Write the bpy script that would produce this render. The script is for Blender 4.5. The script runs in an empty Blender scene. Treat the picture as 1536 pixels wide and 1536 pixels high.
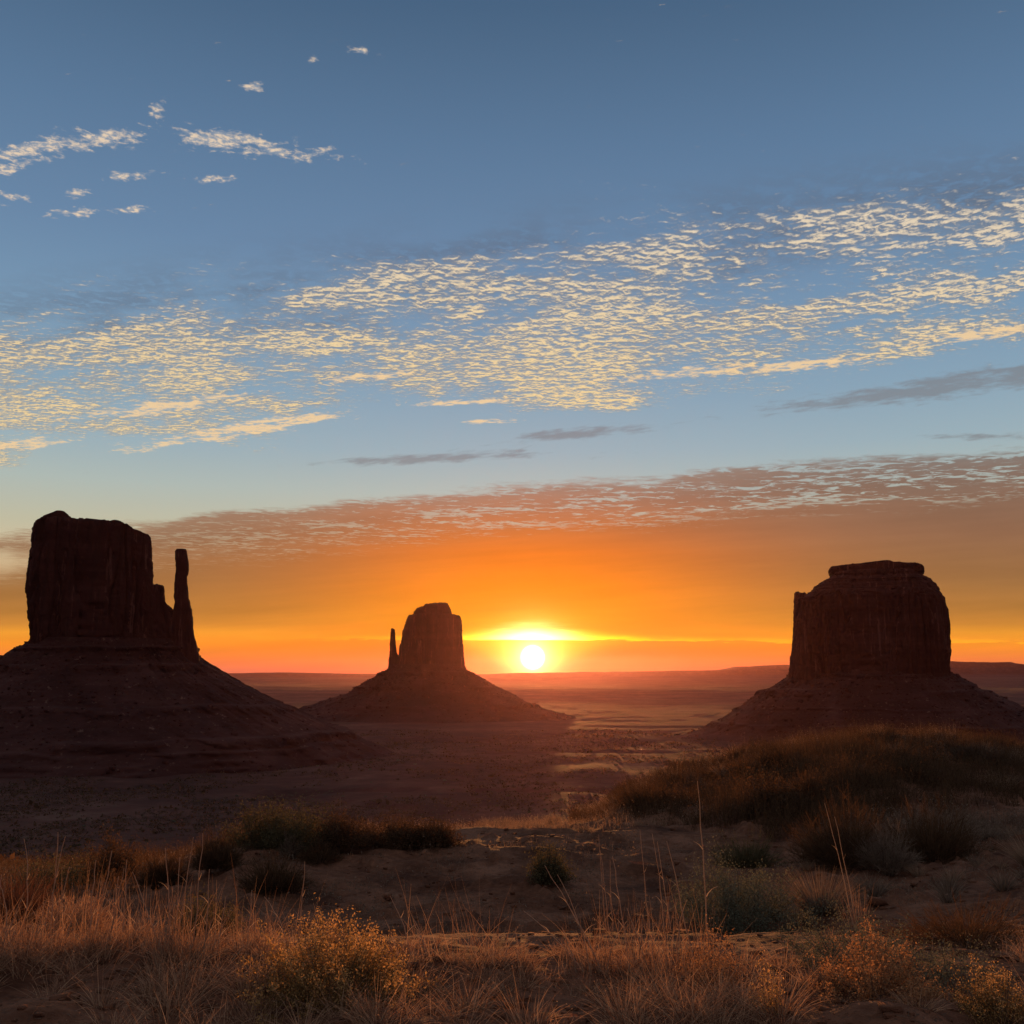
import bpy, math, random
import numpy as np
from mathutils import Vector

R = math.radians
SC = bpy.context.scene
COL = SC.collection

# ------------------------------------------------------------------ camera
F = 1507.0                       # focal length in units of the photo's 1536 px width
PITCH = math.atan(240 / F)
EYE = 1.7
cam_data = bpy.data.cameras.new('camera')
cam = bpy.data.objects.new('camera', cam_data)
COL.objects.link(cam)
cam.location = (0, 0, EYE)
cam.rotation_euler = (R(90) + PITCH, 0, 0)
cam_data.sensor_width = 36
cam_data.lens = 36 * F / 1536
cam_data.clip_start = 0.1
cam_data.clip_end = 400000
SC.camera = cam

CP, SP = math.cos(PITCH), math.sin(PITCH)


def ray(px, py):
    a, b = (px - 768) / F, (768 - py) / F
    return np.array([a, CP - b * SP, SP + b * CP])


def at(px, py, Y):
    d = ray(px, py)
    return np.array([0, 0, EYE]) + d * (Y / d[1])


def uv(px, py):
    d = ray(px, py)
    return d[0] / d[1], d[2] / d[1]


# ------------------------------------------------------------------ sun and sky
sd = ray(799, 986)
sd = sd / np.linalg.norm(sd)
SUN_EL = math.asin(sd[2])
SUN_AZ = math.atan2(sd[0], sd[1])        # clockwise from +Y
sun_data = bpy.data.lights.new('sun', 'SUN')
sun_data.energy = 4.2
sun_data.angle = R(0.55)
sun_data.color = (1.0, 0.40, 0.11)
sun = bpy.data.objects.new('sun', sun_data)
COL.objects.link(sun)
sun.rotation_euler = Vector(sd).to_track_quat('Z', 'Y').to_euler()

SC.view_settings.view_transform = 'Standard'
SC.view_settings.look = 'None'
SC.view_settings.exposure = 0
SC.view_settings.gamma = 1
SC.cycles.use_denoising = True
SC.cycles.max_bounces = 4
SC.cycles.diffuse_bounces = 2
SC.cycles.glossy_bounces = 1
SC.cycles.transmission_bounces = 2
SC.cycles.volume_bounces = 0
SC.cycles.transparent_max_bounces = 8
SC.cycles.sample_clamp_indirect = 4


def lin(r, g, b):
    def f(c):
        c /= 255
        return c / 12.92 if c <= 0.04045 else ((c + 0.055) / 1.055) ** 2.4
    return (f(r), f(g), f(b), 1)


class S:
    """A node socket (or number) with arithmetic."""
    nt = None

    def __init__(s, v): s.v = v

    @staticmethod
    def put(sock, x):
        x = x.v if isinstance(x, S) else x
        if isinstance(x, bpy.types.NodeSocket): S.nt.links.new(x, sock)
        else: sock.default_value = x

    @staticmethod
    def op(o, *a, clamp=False):
        n = S.nt.nodes.new('ShaderNodeMath'); n.operation = o; n.use_clamp = clamp
        for i, x in enumerate(a): S.put(n.inputs[i], x)
        return S(n.outputs[0])

    def __add__(s, o): return S.op('ADD', s, o)
    __radd__ = __add__
    def __sub__(s, o): return S.op('SUBTRACT', s, o)
    def __rsub__(s, o): return S.op('SUBTRACT', o, s)
    def __mul__(s, o): return S.op('MULTIPLY', s, o)
    __rmul__ = __mul__
    def __truediv__(s, o): return S.op('DIVIDE', s, o)
    def __rtruediv__(s, o): return S.op('DIVIDE', o, s)
    def __neg__(s): return S.op('MULTIPLY', s, -1.0)


def clamp01(x): return S.op('ADD', x, 0.0, clamp=True)
def smin(a, b): return S.op('MINIMUM', a, b)
def smax(a, b): return S.op('MAXIMUM', a, b)
def spow(a, b): return S.op('POWER', a, b)
def sexp(a): return S.op('EXPONENT', a)
def sabs(a): return S.op('ABSOLUTE', a)


def sstep(x, a, b):
    n = S.nt.nodes.new('ShaderNodeMapRange'); n.interpolation_type = 'SMOOTHSTEP'
    S.put(n.inputs['Value'], x); S.put(n.inputs['From Min'], a); S.put(n.inputs['From Max'], b)
    return S(n.outputs[0])


def vec(x, y, z=0.0):
    n = S.nt.nodes.new('ShaderNodeCombineXYZ')
    for i, q in enumerate((x, y, z)): S.put(n.inputs[i], q)
    return S(n.outputs[0])


def noise(v, scale, detail=3, rough=0.55, dist=0.0, color=False):
    n = S.nt.nodes.new('ShaderNodeTexNoise')
    S.put(n.inputs['Vector'], v)
    n.inputs['Scale'].default_value = scale; n.inputs['Detail'].default_value = detail
    n.inputs['Roughness'].default_value = rough; n.inputs['Distortion'].default_value = dist
    return S(n.outputs[1 if color else 0])


def ramp(x, pts, interp='LINEAR'):
    n = S.nt.nodes.new('ShaderNodeValToRGB')
    S.put(n.inputs[0], x)
    e = n.color_ramp.elements; n.color_ramp.interpolation = interp
    while len(e) < len(pts): e.new(0.5)
    for i, (p, c) in enumerate(sorted(pts)): e[i].position = p; e[i].color = c
    return S(n.outputs[0])


def mix(f, a, b, mode='MIX'):
    n = S.nt.nodes.new('ShaderNodeMix'); n.data_type = 'RGBA'; n.blend_type = mode
    S.put(n.inputs[0], f); S.put(n.inputs[6], a); S.put(n.inputs[7], b)
    return S(n.outputs[2])


def scale_col(c, f):
    n = S.nt.nodes.new('ShaderNodeVectorMath'); n.operation = 'SCALE'
    S.put(n.inputs[0], c); S.put(n.inputs['Scale'], f)
    return S(n.outputs[0])


def add_col(a, b):
    n = S.nt.nodes.new('ShaderNodeVectorMath'); n.operation = 'ADD'
    S.put(n.inputs[0], a); S.put(n.inputs[1], b)
    return S(n.outputs[0])


world = bpy.data.worlds.new('World')
SC.world = world
world.use_nodes = True
wt = world.node_tree
wt.nodes.clear()
S.nt = wt
tc = wt.nodes.new('ShaderNodeTexCoord')
sep = wt.nodes.new('ShaderNodeSeparateXYZ')
wt.links.new(tc.outputs['Generated'], sep.inputs[0])
X, Y, Z = S(sep.outputs[0]), S(sep.outputs[1]), S(sep.outputs[2])
Yc = smax(Y, 0.08)
U, W = X / Yc, Z / Yc                       # slopes east and up, seen to the north
Zc = smax(Z, 0.03)
PX, PY = X / Zc, Y / Zc                     # a flat cloud deck above the land
front = sstep(Y, 0.1, 0.45)


def zs(py):                                 # sine of elevation of a photo row
    d = ray(768, py); return max(0.0, d[2] / np.linalg.norm(d))


def line(p, q):
    """signed height above the great circle through two directions"""
    (u0, v0), (u1, v1) = uv(*p), uv(*q)
    m = (v1 - v0) / (u1 - u0)
    return W - (U * m + (v0 - m * u0))


def blob(px, py, rx, ry, slope=0.0):
    u0, v0 = uv(px, py)
    k = 1 / ray(px, py)[1]
    du, dv = (U - u0) * (F / (rx * k)), (W - v0 - slope * (U - u0)) * (F / (ry * k))
    return sexp(-(du * du + dv * dv))


def px2(n): return n / F

# clear air: dusk blue down to a pale horizon; unseen overhead stops brightened to fill the foreground
clear = ramp(smax(Z, 0.0), [
    (0.0, lin(250, 190, 120)), (zs(900), lin(226, 190, 140)), (zs(800), lin(190, 186, 160)),
    (zs(740), lin(172, 184, 178)), (zs(680), lin(152, 174, 184)), (zs(600), lin(134, 162, 182)),
    (zs(500), lin(118, 149, 177)), (zs(380), lin(104, 134, 166)), (zs(220), lin(90, 120, 152)),
    (zs(60), lin(76, 104, 134)), (zs(0), lin(70, 98, 128)), (0.72, lin(104, 118, 138)), (0.85, lin(124, 132, 146)), (1.0, lin(128, 134, 146))])
# physically based sky added weakly: it carries the colour of the dawn air round to the side and back
nish = wt.nodes.new('ShaderNodeTexSky')
nish.sky_type = 'NISHITA'; nish.sun_disc = False
nish.sun_elevation = SUN_EL; nish.sun_rotation = SUN_AZ
nish.altitude = 1600; nish.air_density = 1.0; nish.dust_density = 1.0
NISH = S(nish.outputs[0])
back = ramp(smax(Z, 0.0), [(0.0, lin(60, 52, 64)), (0.12, lin(84, 74, 88)), (0.3, lin(96, 96, 108)), (0.6, lin(118, 120, 128)), (1.0, lin(128, 134, 146))])  # sky behind the camera; overhead stops raised for the same fill
sky = mix(front, back, clear)
sky = add_col(sky, scale_col(NISH, 0.004))

# ---- altocumulus band
cells = noise(vec(PX * 0.9, PY), 29, 4, 0.6, 0.4)
cells2 = noise(vec(PX, PY, 4.0), 66, 3, 0.6)
low = line((0, 698), (1536, 535)); up_ = line((0, 452), (1536, 232))
wob = noise(vec(U * 5.0, W * 16.0, 2.0), 1.0, 3, 0.6)
wb = (wob - 0.5) * 0.16
band = sstep(low + wb, -0.02, 0.045) * (1.0 - sstep(up_ + wb * 1.2, -0.085, 0.05))
streak = noise(vec((U + W * 0.2) * 3.5, (W - U * 0.12) * 20.0, 7.0), 1.0, 3, 0.6)
streak2 = noise(vec((U + W * 0.2) * 9.0, (W - U * 0.16) * 42.0, 1.0), 1.0, 3, 0.65)
dens = band * (0.86 + (streak - 0.5) * 2.0 + (streak2 - 0.5) * 1.4 + (noise(vec(PX, PY, 11.0), 5.5, 3, 0.6) - 0.5) * 1.3)
th = 0.81 - 0.42 * smin(dens, 0.93)
cmix = cells * 0.66 + cells2 * 0.34
cells_s = noise(vec(PX * 0.9, PY - 0.011), 29, 4, 0.6, 0.4)
relief = (cells - cells_s) * 4.0
a_cell = spow(sstep(cmix, th - 0.15, th + 0.20), 1.1) * front
lightup = sstep(cmix, th - 0.04, th + 0.20)
cream = mix(sstep(W, uv(768, 620)[1], uv(768, 300)[1]), lin(250, 216, 152), lin(236, 216, 186))
cshade = mix(sstep(W, uv(768, 620)[1], uv(768, 350)[1]), lin(160, 154, 146), lin(118, 126, 140))
ccol = mix(clamp01(lightup * (0.62 + 0.5 * streak + (streak2 - 0.5) * 2.0 + (wob - 0.5) * 2.4) + relief * 1.3), cshade, cream)
film = (1.0 - sstep(sabs(up_ + 0.028 + wb * 1.1), 0.0, 0.075)) * sstep(wob, 0.36, 0.66) * sstep(cells, 0.3, 0.55) * front
veil = sstep(dens, 0.45, 1.1) * sstep(cells, 0.25, 0.6) * front
sky = mix(veil * 0.5, sky, lin(140, 145, 152))
sky = mix(film * 0.7, sky, lin(94, 104, 120))
sky = mix(clamp01(a_cell * 0.9), sky, ccol)
# long strips under the band
strips = (blob(330, 652, 190, 13, 0.16) + blob(250, 610, 180, 15, 0.12) + blob(1040, 558, 170, 11, 0.09)
          + blob(1470, 500, 150, 14, 0.12) + blob(1230, 548, 90, 8, 0.1) + blob(560, 565, 90, 9, 0.06) + blob(420, 632, 80, 7, 0.1) + blob(700, 603, 110, 6, 0.05) + blob(40, 665, 90, 12, 0.1) + blob(735, 632, 60, 5, 0.05))
sn = noise(vec((U + W * 0.2) * 30.0, (W - U * 0.13) * 150.0, 3.0), 1.0, 4, 0.62)
a_st = sstep(smin(strips, 1.0) - 0.62 + (sn - 0.5) * 2.3 + (cells - 0.5) * 1.5, -0.05, 0.5) * front
sky = mix(a_st * 0.9, sky, lin(240, 206, 158))
# small puffs high on the left
puff = noise(vec(PX, PY, 9.0), 24, 4, 0.62, 0.3)
pm = (blob(60, 222, 72, 20, 0.12) + blob(165, 205, 58, 17, 0.1) + blob(318, 208, 52, 17, -0.05)
      + blob(400, 222, 100, 15, -0.15) + blob(15, 296, 26, 10) + blob(118, 288, 14, 8)
      + blob(110, 320, 40, 9) + blob(200, 316, 30, 7) + blob(380, 128, 14, 12) + blob(235, 165, 13, 14)
      + blob(545, 76, 24, 9, -0.3) + blob(468, 90, 14, 8) + blob(318, 267, 30, 7) + blob(195, 265, 40, 9) + blob(10, 250, 20, 16))
a_pf = sstep(smin(pm, 1.0) - 0.62 + (puff - 0.5) * 3.4 + (cells2 - 0.5) * 0.8, -0.2, 0.65) * sstep(pm, 0.03, 0.15) * front
pcol = mix(sstep(cells2, 0.4, 0.62), lin(150, 158, 170), lin(232, 208, 180))
sky = mix(a_pf * 0.92, sky, pcol)
# grey thin streaks
gr = (blob(1370, 590, 250, 17, 0.11) + blob(1500, 558, 120, 10, 0.1) + blob(850, 652, 130, 11, 0.08)
      + blob(640, 688, 190, 9, 0.04) + blob(1480, 655, 120, 7, 0.02))
a_gr = sstep(smin(gr, 1.0) - 0.55 + (sn - 0.5) * 2.0 + (streak2 - 0.5) * 1.0, -0.2, 0.5) * front
sky = mix(a_gr * 0.62, sky, lin(122, 120, 122))

# ---- low cloud sheet over the sunrise
g1 = uv(799, 986)
du = U - g1[0]
near = sexp(-(du * du) * (1 / (0.21 ** 2)))
zr = smax(W, 0.0)
def zw(py): return max(0.0, uv(768, py)[1])
nearc = ramp(zr, [(0.0, lin(214, 72, 14)), (zw(1000), lin(236, 74, 8)), (zw(975), lin(250, 98, 4)), (zw(952), lin(255, 132, 4)),
                  (zw(930), lin(255, 150, 4)), (zw(880), lin(252, 138, 10)), (zw(830), lin(228, 122, 34)), (zw(790), lin(192, 114, 62)),
                  (zw(740), lin(160, 116, 92)), (zw(690), lin(148, 120, 100))])
farc = ramp(zr, [(0.0, lin(206, 110, 84)), (zw(990), lin(238, 128, 62)), (zw(968), lin(250, 148, 42)), (zw(948), lin(238, 156, 50)),
                 (zw(936), lin(206, 136, 54)), (zw(915), lin(182, 124, 58)), (zw(870), lin(158, 112, 66)), (zw(800), lin(146, 106, 78)),
                 (zw(740), lin(134, 104, 86)), (zw(660), lin(126, 112, 104))])
sheet = mix(near, farc, nearc)
edge = line((0, 800), (768, 729))
edge2 = line((768, 729), (1536, 668))
edge = mixed = edge * (1.0 - sstep(U, -0.1, 0.1)) + edge2 * sstep(U, -0.1, 0.1)
gapn = noise(vec(PX * 0.8, PY, 5.0), 13, 5, 0.62, 0.6) * 0.75 + noise(vec(PX * 0.5, PY, 2.0), 3.0, 3, 0.6) * 0.5 - 0.125
shn = noise(vec(U * 6.0, W * 34.0, 3.0), 1.0, 4, 0.6)
depth = -edge + (shn - 0.5) * 0.035 + (gapn - 0.5) * 0.02
body = sstep(depth, -0.002, 0.009)
holes = (1.0 - sstep(gapn, 0.40, 0.50)) * (1.0 - sstep(depth, 0.032, 0.062)) * (0.35 + 0.65 * sstep(U, -0.45, 0.2))
thin = sstep(depth, 0.0, 0.03) * 0.12 + 0.84
leftgap = blob(10, 838, 70, 24, 0.03) * sstep(shn, 0.35, 0.6)
a_sh = clamp01(body * (1.0 - holes * 0.8) * thin + sstep(depth, 0.04, 0.08) * 0.3) * (1.0 - leftgap * 0.8)
shn2 = noise(vec(U * 3.0 + W * 2.0, (W - U * 0.08) * 60.0, 5.0), 1.0, 5, 0.65)
tex = 0.72 + 0.24 * shn + 0.32 * shn2
sky = mix(clamp01(a_sh * front), sky, scale_col(sheet, tex))
# bright slot in the sheet, a few degrees long either side of the sun
slotn = noise(vec(U * 16.0, W * 120.0, 8.0), 1.0, 4, 0.6)
PXI = 1 / px2(1.0)
vslot = uv(799, 960)[1]
ts_ = (W - vslot) * PXI + du * 6.0 + (slotn - 0.5) * 26.0 * sstep(sabs(du), 0.02, 0.12)
thick = 5.0 + 9.0 * sexp(-(du * du) * (PXI * PXI / (95.0 ** 2))) + (slotn - 0.5) * 12.0
tq = ts_ / smax(thick, 1.5)
slot = sstep(ts_, -1.0, 1.5) * sexp(-tq * tq)
slot_g = slot * (sexp(-sabs(du) * (1 / px2(88.0))) * 1.3 + (0.0 + 0.09 * sstep(slotn, 0.42, 0.58)) * sstep(U, -0.15, 0.03)) * front
sky = add_col(sky, mix(slot_g * 1.0, (0, 0, 0, 1), (2.2, 1.5, 0.0, 1)))
sky = add_col(sky, scale_col(vec(1.6, 1.6, 1.3), slot * sexp(-(du * du) * (PXI * PXI / (52.0 ** 2))) * front))
hh = (W - uv(799, 1012)[1]) * PXI
wcup = smax(hh * 1.9 + 4.0, 4.0)
qc = du * PXI / wcup
cup = sexp(-qc * qc) * (1.0 - sstep(ts_, -2.0, 6.0)) * sstep(hh, 0.0, 14.0)
q2 = du * PXI * (1 / 105.0)
above = sexp(-q2 * q2) * sexp(-smax(ts_, 0.0) * (1 / 15.0)) * sstep(ts_, -2.0, 6.0)
sky = add_col(sky, scale_col(vec(0.3, 0.56, 0.0), (cup + above * 0.8) * front))
# the sun and the bright air round it
dot = wt.nodes.new('ShaderNodeVectorMath'); dot.operation = 'DOT_PRODUCT'
wt.links.new(tc.outputs['Generated'], dot.inputs[0]); dot.inputs[1].default_value = tuple(sd)
ang = S.op('ARCCOSINE', smin(S(dot.outputs['Value']), 1.0))
dv = W - g1[1]
below = 1.0 - 0.0 * dv
gl1 = sexp(-ang * (1 / px2(16.5)))
gl2 = sexp(-ang * (1 / px2(36.0)))
gl3 = sexp(-ang * (1 / px2(170.0)))
disc = 1.0 - sstep(ang, px2(6), px2(20))
glow = add_col(scale_col(vec(6.0, 4.2, 1.6), gl1), scale_col(vec(0.5, 0.14, 0.0), gl2))
glow = add_col(glow, scale_col(vec(0.10, 0.01, 0.0), gl3))
glow = add_col(glow, scale_col(vec(14.0, 11.0, 6.0), disc))
sky = add_col(sky, glow)
ground_side = sstep(Z, -0.02, -0.001)
sky = mix(ground_side, lin(70, 48, 44), sky)
bg = wt.nodes.new('ShaderNodeBackground')
bg.inputs['Strength'].default_value = 1.0
S.put(bg.inputs['Color'], sky)
wo = wt.nodes.new('ShaderNodeOutputWorld')
wt.links.new(bg.outputs[0], wo.inputs['Surface'])
world.cycles.sampling_method = 'MANUAL'
world.cycles.sample_map_resolution = 1024

# ------------------------------------------------------------------ numpy noise and mesh helpers
def _h(i, j, k, seed):
    n = (i.astype(np.int64) * 73856093) ^ (j.astype(np.int64) * 19349663) ^ (k.astype(np.int64) * 83492791) ^ (seed * 2654435761 & 0xffffffff)
    n = (n ^ (n >> 13)) * 1274126177 & 0xffffffff
    n = (n ^ (n >> 16)) & 0xffffff
    return n / float(0xffffff)


def vn(x, y, z=0.0, seed=0):
    x, y, z = np.broadcast_arrays(np.asarray(x, float), np.asarray(y, float), np.asarray(z, float))
    i, j, k = np.floor(x), np.floor(y), np.floor(z)
    fx, fy, fz = x - i, y - j, z - k
    fx, fy, fz = [f * f * f * (f * (f * 6 - 15) + 10) for f in (fx, fy, fz)]
    r = 0
    for a in (0, 1):
        wa = fx if a else 1 - fx
        for b in (0, 1):
            wb_ = fy if b else 1 - fy
            for c in (0, 1):
                wc = fz if c else 1 - fz
                r = r + wa * wb_ * wc * _h(i + a, j + b, k + c, seed)
    return r


def fbm(x, y, z=0.0, oct=4, seed=0, gain=0.5):
    s = t = 0.0; a = 1.0
    for o in range(oct):
        s = s + a * (vn(x * 2 ** o, y * 2 ** o, np.asarray(z) * 2 ** o, seed + o * 17) - 0.5); t += a; a *= gain
    return s / t * 2


def sm(x, a, b):
    t = np.clip((x - a) / (b - a), 0, 1); return t * t * (3 - 2 * t)


def np_mesh(name, V, Q, mat=None, parent=None, smooth=False):
    V = np.ascontiguousarray(V, dtype=np.float32); Q = np.ascontiguousarray(Q, dtype=np.int32)
    k = Q.shape[1]
    me = bpy.data.meshes.new(name)
    me.vertices.add(len(V)); me.vertices.foreach_set('co', V.ravel())
    me.loops.add(Q.size); me.loops.foreach_set('vertex_index', Q.ravel())
    me.polygons.add(len(Q))
    me.polygons.foreach_set('loop_start', np.arange(0, Q.size, k, dtype=np.int32))
    me.polygons.foreach_set('loop_total', np.full(len(Q), k, dtype=np.int32))
    if smooth: me.polygons.foreach_set('use_smooth', np.ones(len(Q), dtype=bool))
    me.update(calc_edges=True); me.validate()
    if mat: me.materials.append(mat)
    o = bpy.data.objects.new(name, me); COL.objects.link(o)
    if parent: o.parent = parent
    return o


def grid_quads(nr, nc, wrap=False):
    i = np.arange(nr - 1)[:, None]; j = np.arange(nc if wrap else nc - 1)[None, :]
    j2 = (j + 1) % nc
    return np.stack([i * nc + j, i * nc + j2, (i + 1) * nc + j2, (i + 1) * nc + j], -1).reshape(-1, 4)


def tag(o, label=None, cat=None, group=None, kind=None):
    if label: o['label'] = label
    if cat: o['category'] = cat
    if group: o['group'] = group
    if kind: o['kind'] = kind
    return o


def empty(name, loc=(0, 0, 0), rz=0.0):
    o = bpy.data.objects.new(name, None); COL.objects.link(o)
    o.location = loc; o.rotation_euler = (0, 0, rz); o.empty_display_size = 0.3
    return o


# ------------------------------------------------------------------ materials
def material(name):
    m = bpy.data.materials.new(name); m.use_nodes = True
    m.node_tree.nodes.clear(); S.nt = m.node_tree
    return m


def texco(kind='Object'):
    n = S.nt.nodes.new('ShaderNodeTexCoord'); return S(n.outputs[kind])


def geo(out):
    n = S.nt.nodes.new('ShaderNodeNewGeometry'); return S(n.outputs[out])


def vmul(v, s):
    n = S.nt.nodes.new('ShaderNodeVectorMath'); n.operation = 'MULTIPLY'
    S.put(n.inputs[0], v); n.inputs[1].default_value = s; return S(n.outputs[0])


def bump(h, strength, dist):
    n = S.nt.nodes.new('ShaderNodeBump'); n.inputs['Strength'].default_value = strength
    n.inputs['Distance'].default_value = dist; S.put(n.inputs['Height'], h); return S(n.outputs[0])


def finish(col, rough=0.9, normal=None, spec=0.2, trans=0.0):
    b = S.nt.nodes.new('ShaderNodeBsdfPrincipled')
    S.put(b.inputs['Base Color'], col); S.put(b.inputs['Roughness'], rough)
    b.inputs['Specular IOR Level'].default_value = spec
    if normal: S.put(b.inputs['Normal'], normal)
    out = S.nt.nodes.new('ShaderNodeOutputMaterial'); last = b.outputs[0]
    if trans:
        t = S.nt.nodes.new('ShaderNodeBsdfTranslucent'); S.put(t.inputs['Color'], col)
        mx = S.nt.nodes.new('ShaderNodeMixShader'); mx.inputs[0].default_value = trans
        S.nt.links.new(b.outputs[0], mx.inputs[1]); S.nt.links.new(t.outputs[0], mx.inputs[2]); last = mx.outputs[0]
    S.nt.links.new(last, out.inputs['Surface'])


def rock_mat():
    m = material('sandstone'); co = texco()
    strata = noise(vmul(co, (0.006, 0.006, 0.05)), 1, 4, 0.6)
    streak_ = noise(vmul(co, (0.12, 0.12, 0.008)), 1, 4, 0.6)
    blot = noise(vmul(co, (0.02, 0.02, 0.02)), 1, 4, 0.6)
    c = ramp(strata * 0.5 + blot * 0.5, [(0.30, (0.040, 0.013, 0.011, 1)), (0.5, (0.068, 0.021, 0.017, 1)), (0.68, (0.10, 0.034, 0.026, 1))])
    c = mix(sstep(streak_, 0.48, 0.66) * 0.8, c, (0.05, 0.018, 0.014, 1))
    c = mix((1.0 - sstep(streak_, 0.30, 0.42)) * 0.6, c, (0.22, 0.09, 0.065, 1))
    h = streak_ * 0.9 + strata * 0.15 + noise(vmul(co, (0.25, 0.25, 0.1)), 1, 4, 0.6) * 0.4
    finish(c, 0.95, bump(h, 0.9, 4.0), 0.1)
    return m


def talus_mat():
    m = material('talus'); co = texco()
    strata = noise(vmul(co, (0.008, 0.008, 0.07)), 1, 4, 0.6)
    rub = noise(vmul(co, (0.09, 0.09, 0.09)), 1, 5, 0.7)
    blot = noise(vmul(co, (0.012, 0.012, 0.012)), 1, 3, 0.6)
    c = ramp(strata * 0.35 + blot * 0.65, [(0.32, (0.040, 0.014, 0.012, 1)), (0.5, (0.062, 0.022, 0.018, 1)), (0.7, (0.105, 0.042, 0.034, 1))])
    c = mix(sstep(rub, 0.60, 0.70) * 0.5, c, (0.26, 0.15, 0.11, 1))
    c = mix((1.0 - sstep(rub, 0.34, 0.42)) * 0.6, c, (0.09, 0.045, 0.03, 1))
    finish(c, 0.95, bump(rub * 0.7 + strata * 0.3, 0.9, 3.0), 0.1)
    return m


def sand_mat():
    m = material('sand'); co = texco('Object')
    dist = S.nt.nodes.new('ShaderNodeVectorMath'); dist.operation = 'LENGTH'; S.put(dist.inputs[0], co)
    dd = S(dist.outputs['Value'])
    fine = noise(co, 9.0, 5, 0.65); mid = noise(co, 1.3, 4, 0.6); big = noise(vmul(co, (0.03, 0.05, 0.03)), 1, 4, 0.6)
    c = ramp(fine * 0.35 + mid * 0.65, [(0.38, (0.085, 0.033, 0.018, 1)), (0.5, (0.175, 0.072, 0.039, 1)), (0.62, (0.28, 0.122, 0.068, 1))])
    litter = noise(vmul(co, (1, 1, 1)), 38.0, 3, 0.7)
    c = mix(sstep(litter, 0.54, 0.64) * sstep(mid, 0.42, 0.6) * (1.0 - sstep(dd, 10.0, 30.0)), c, (0.10, 0.055, 0.035, 1))
    # the valley floor: red earth with washes and pale dry scrub in patches
    vb = noise(vmul(co, (0.004, 0.004, 0.0)), 1, 6, 0.62)
    vf = noise(vmul(co, (0.035, 0.035, 0.0)), 1, 5, 0.68)
    vc = ramp(vb * 0.6 + vf * 0.4, [(0.36, (0.045, 0.017, 0.013, 1)), (0.47, (0.08, 0.029, 0.021, 1)), (0.56, (0.115, 0.046, 0.033, 1)), (0.68, (0.18, 0.10, 0.07, 1))])
    vs = noise(vmul(co, (0.14, 0.14, 0.0)), 1, 4, 0.65)
    vc = mix(sstep(vs, 0.58, 0.66) * 0.75, vc, (0.065, 0.055, 0.03, 1))
    c = mix(sstep(dd, 45.0, 140.0), c, vc)
    near_ = 1.0 - sstep(dd, 20.0, 90.0)
    rip = S.nt.nodes.new('ShaderNodeTexWave'); rip.inputs['Scale'].default_value = 1.6; rip.inputs['Distortion'].default_value = 9.0
    rip.inputs['Detail'].default_value = 3; rip.inputs['Detail Scale'].default_value = 1.2; rip.bands_direction = 'DIAGONAL'
    S.put(rip.inputs['Vector'], co)
    h = (fine * 0.05 + S(rip.outputs[1]) * 0.012 + noise(co, 40, 3, 0.6) * 0.012) * near_ + noise(vmul(co, (0.2, 0.2, 0.2)), 1, 5, 0.65) * 1.2 * sstep(dd, 60.0, 200.0)
    finish(c, 0.95, bump(h, 1.0, 1.0), 0.1)
    return m


M_ROCK, M_TALUS, M_SAND = rock_mat(), talus_mat(), sand_mat()

# ------------------------------------------------------------------ ground: one sheet from the rim to the horizon
AZ = [-600, 0, 120, 250, 400, 550, 700, 850, 1000, 1150, 1300, 1430, 1536, 2100]
ROWS = {          # distance: photo row the ground surface stands at in each direction
    7.2:  [1400, 1400, 1402, 1404, 1408, 1412, 1414, 1414, 1412, 1410, 1410, 1408, 1406, 1406],
    8.5:  [1408, 1408, 1410, 1414, 1420, 1428, 1432, 1432, 1428, 1420, 1412, 1402, 1392, 1390],
    10.5: [1396, 1396, 1396, 1398, 1402, 1414, 1420, 1418, 1406, 1392, 1378, 1358, 1342, 1336],
    12.0: [1384, 1384, 1382, 1374, 1362, 1366, 1372, 1368, 1364, 1356, 1340, 1326, 1314, 1310],
    13.5: [1368, 1368, 1362, 1344, 1316, 1316, 1322, 1322, 1326, 1322, 1308, 1296, 1288, 1284],
    15.2: [1354, 1352, 1346, 1322, 1278, 1274, 1280, 1280, 1290, 1290, 1272, 1268, 1264, 1260],
    17.0: [1340, 1338, 1332, 1308, 1266, 1262, 1260, 1260, 1258, 1248, 1236, 1238, 1238, 1236],
    20.0: [1326, 1324, 1318, 1300, 1266, 1260, 1254, 1248, 1224, 1202, 1190, 1194, 1200, 1204],
    24.0: [1312, 1312, 1308, 1296, 1272, 1264, 1250, 1240, 1198, 1162, 1146, 1150, 1164, 1170],
    29.0: [1304, 1306, 1304, 1296, 1282, 1270, 1252, 1236, 1176, 1136, 1118, 1122, 1136, 1150],
    36.0: [1300, 1303, 1303, 1300, 1295, 1285, 1262, 1246, 1184, 1136, 1116, 1124, 1134, 1155],
    50.0: [1298, 1302, 1303, 1306, 1315, 1315, 1300, 1290, 1245, 1200, 1180, 1185, 1190, 1200],
    80.0: [1297, 1300, 1301, 1308, 1325, 1345, 1350, 1350, 1330, 1300, 1290, 1290, 1290, 1290],
    130.: [1292, 1294, 1296, 1304, 1318, 1335, 1350, 1350, 1340, 1325, 1320, 1320, 1320, 1320],
    220.: [1315, 1316, 1318, 1320, 1322, 1314, 1325, 1325, 1320, 1315, 1315, 1315, 1315, 1315],
    400.: [1335, 1335, 1335, 1335, 1335, 1332, 1330, 1290, 1290, 1290, 1290, 1290, 1290, 1290],
    650.: [1300, 1300, 1300, 1300, 1300, 1300, 1300, 1300, 1300, 1300, 1250, 1250, 1250, 1250],
}
ds = [1.0, 4.0, 6.2]
tab = [[0.0] * len(AZ)] * 3
for d_, row in ROWS.items():
    ds.append(d_)
    tab = tab + [[at(768, py_, d_)[2] for py_ in row]]
VALLEY = -128.0
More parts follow.
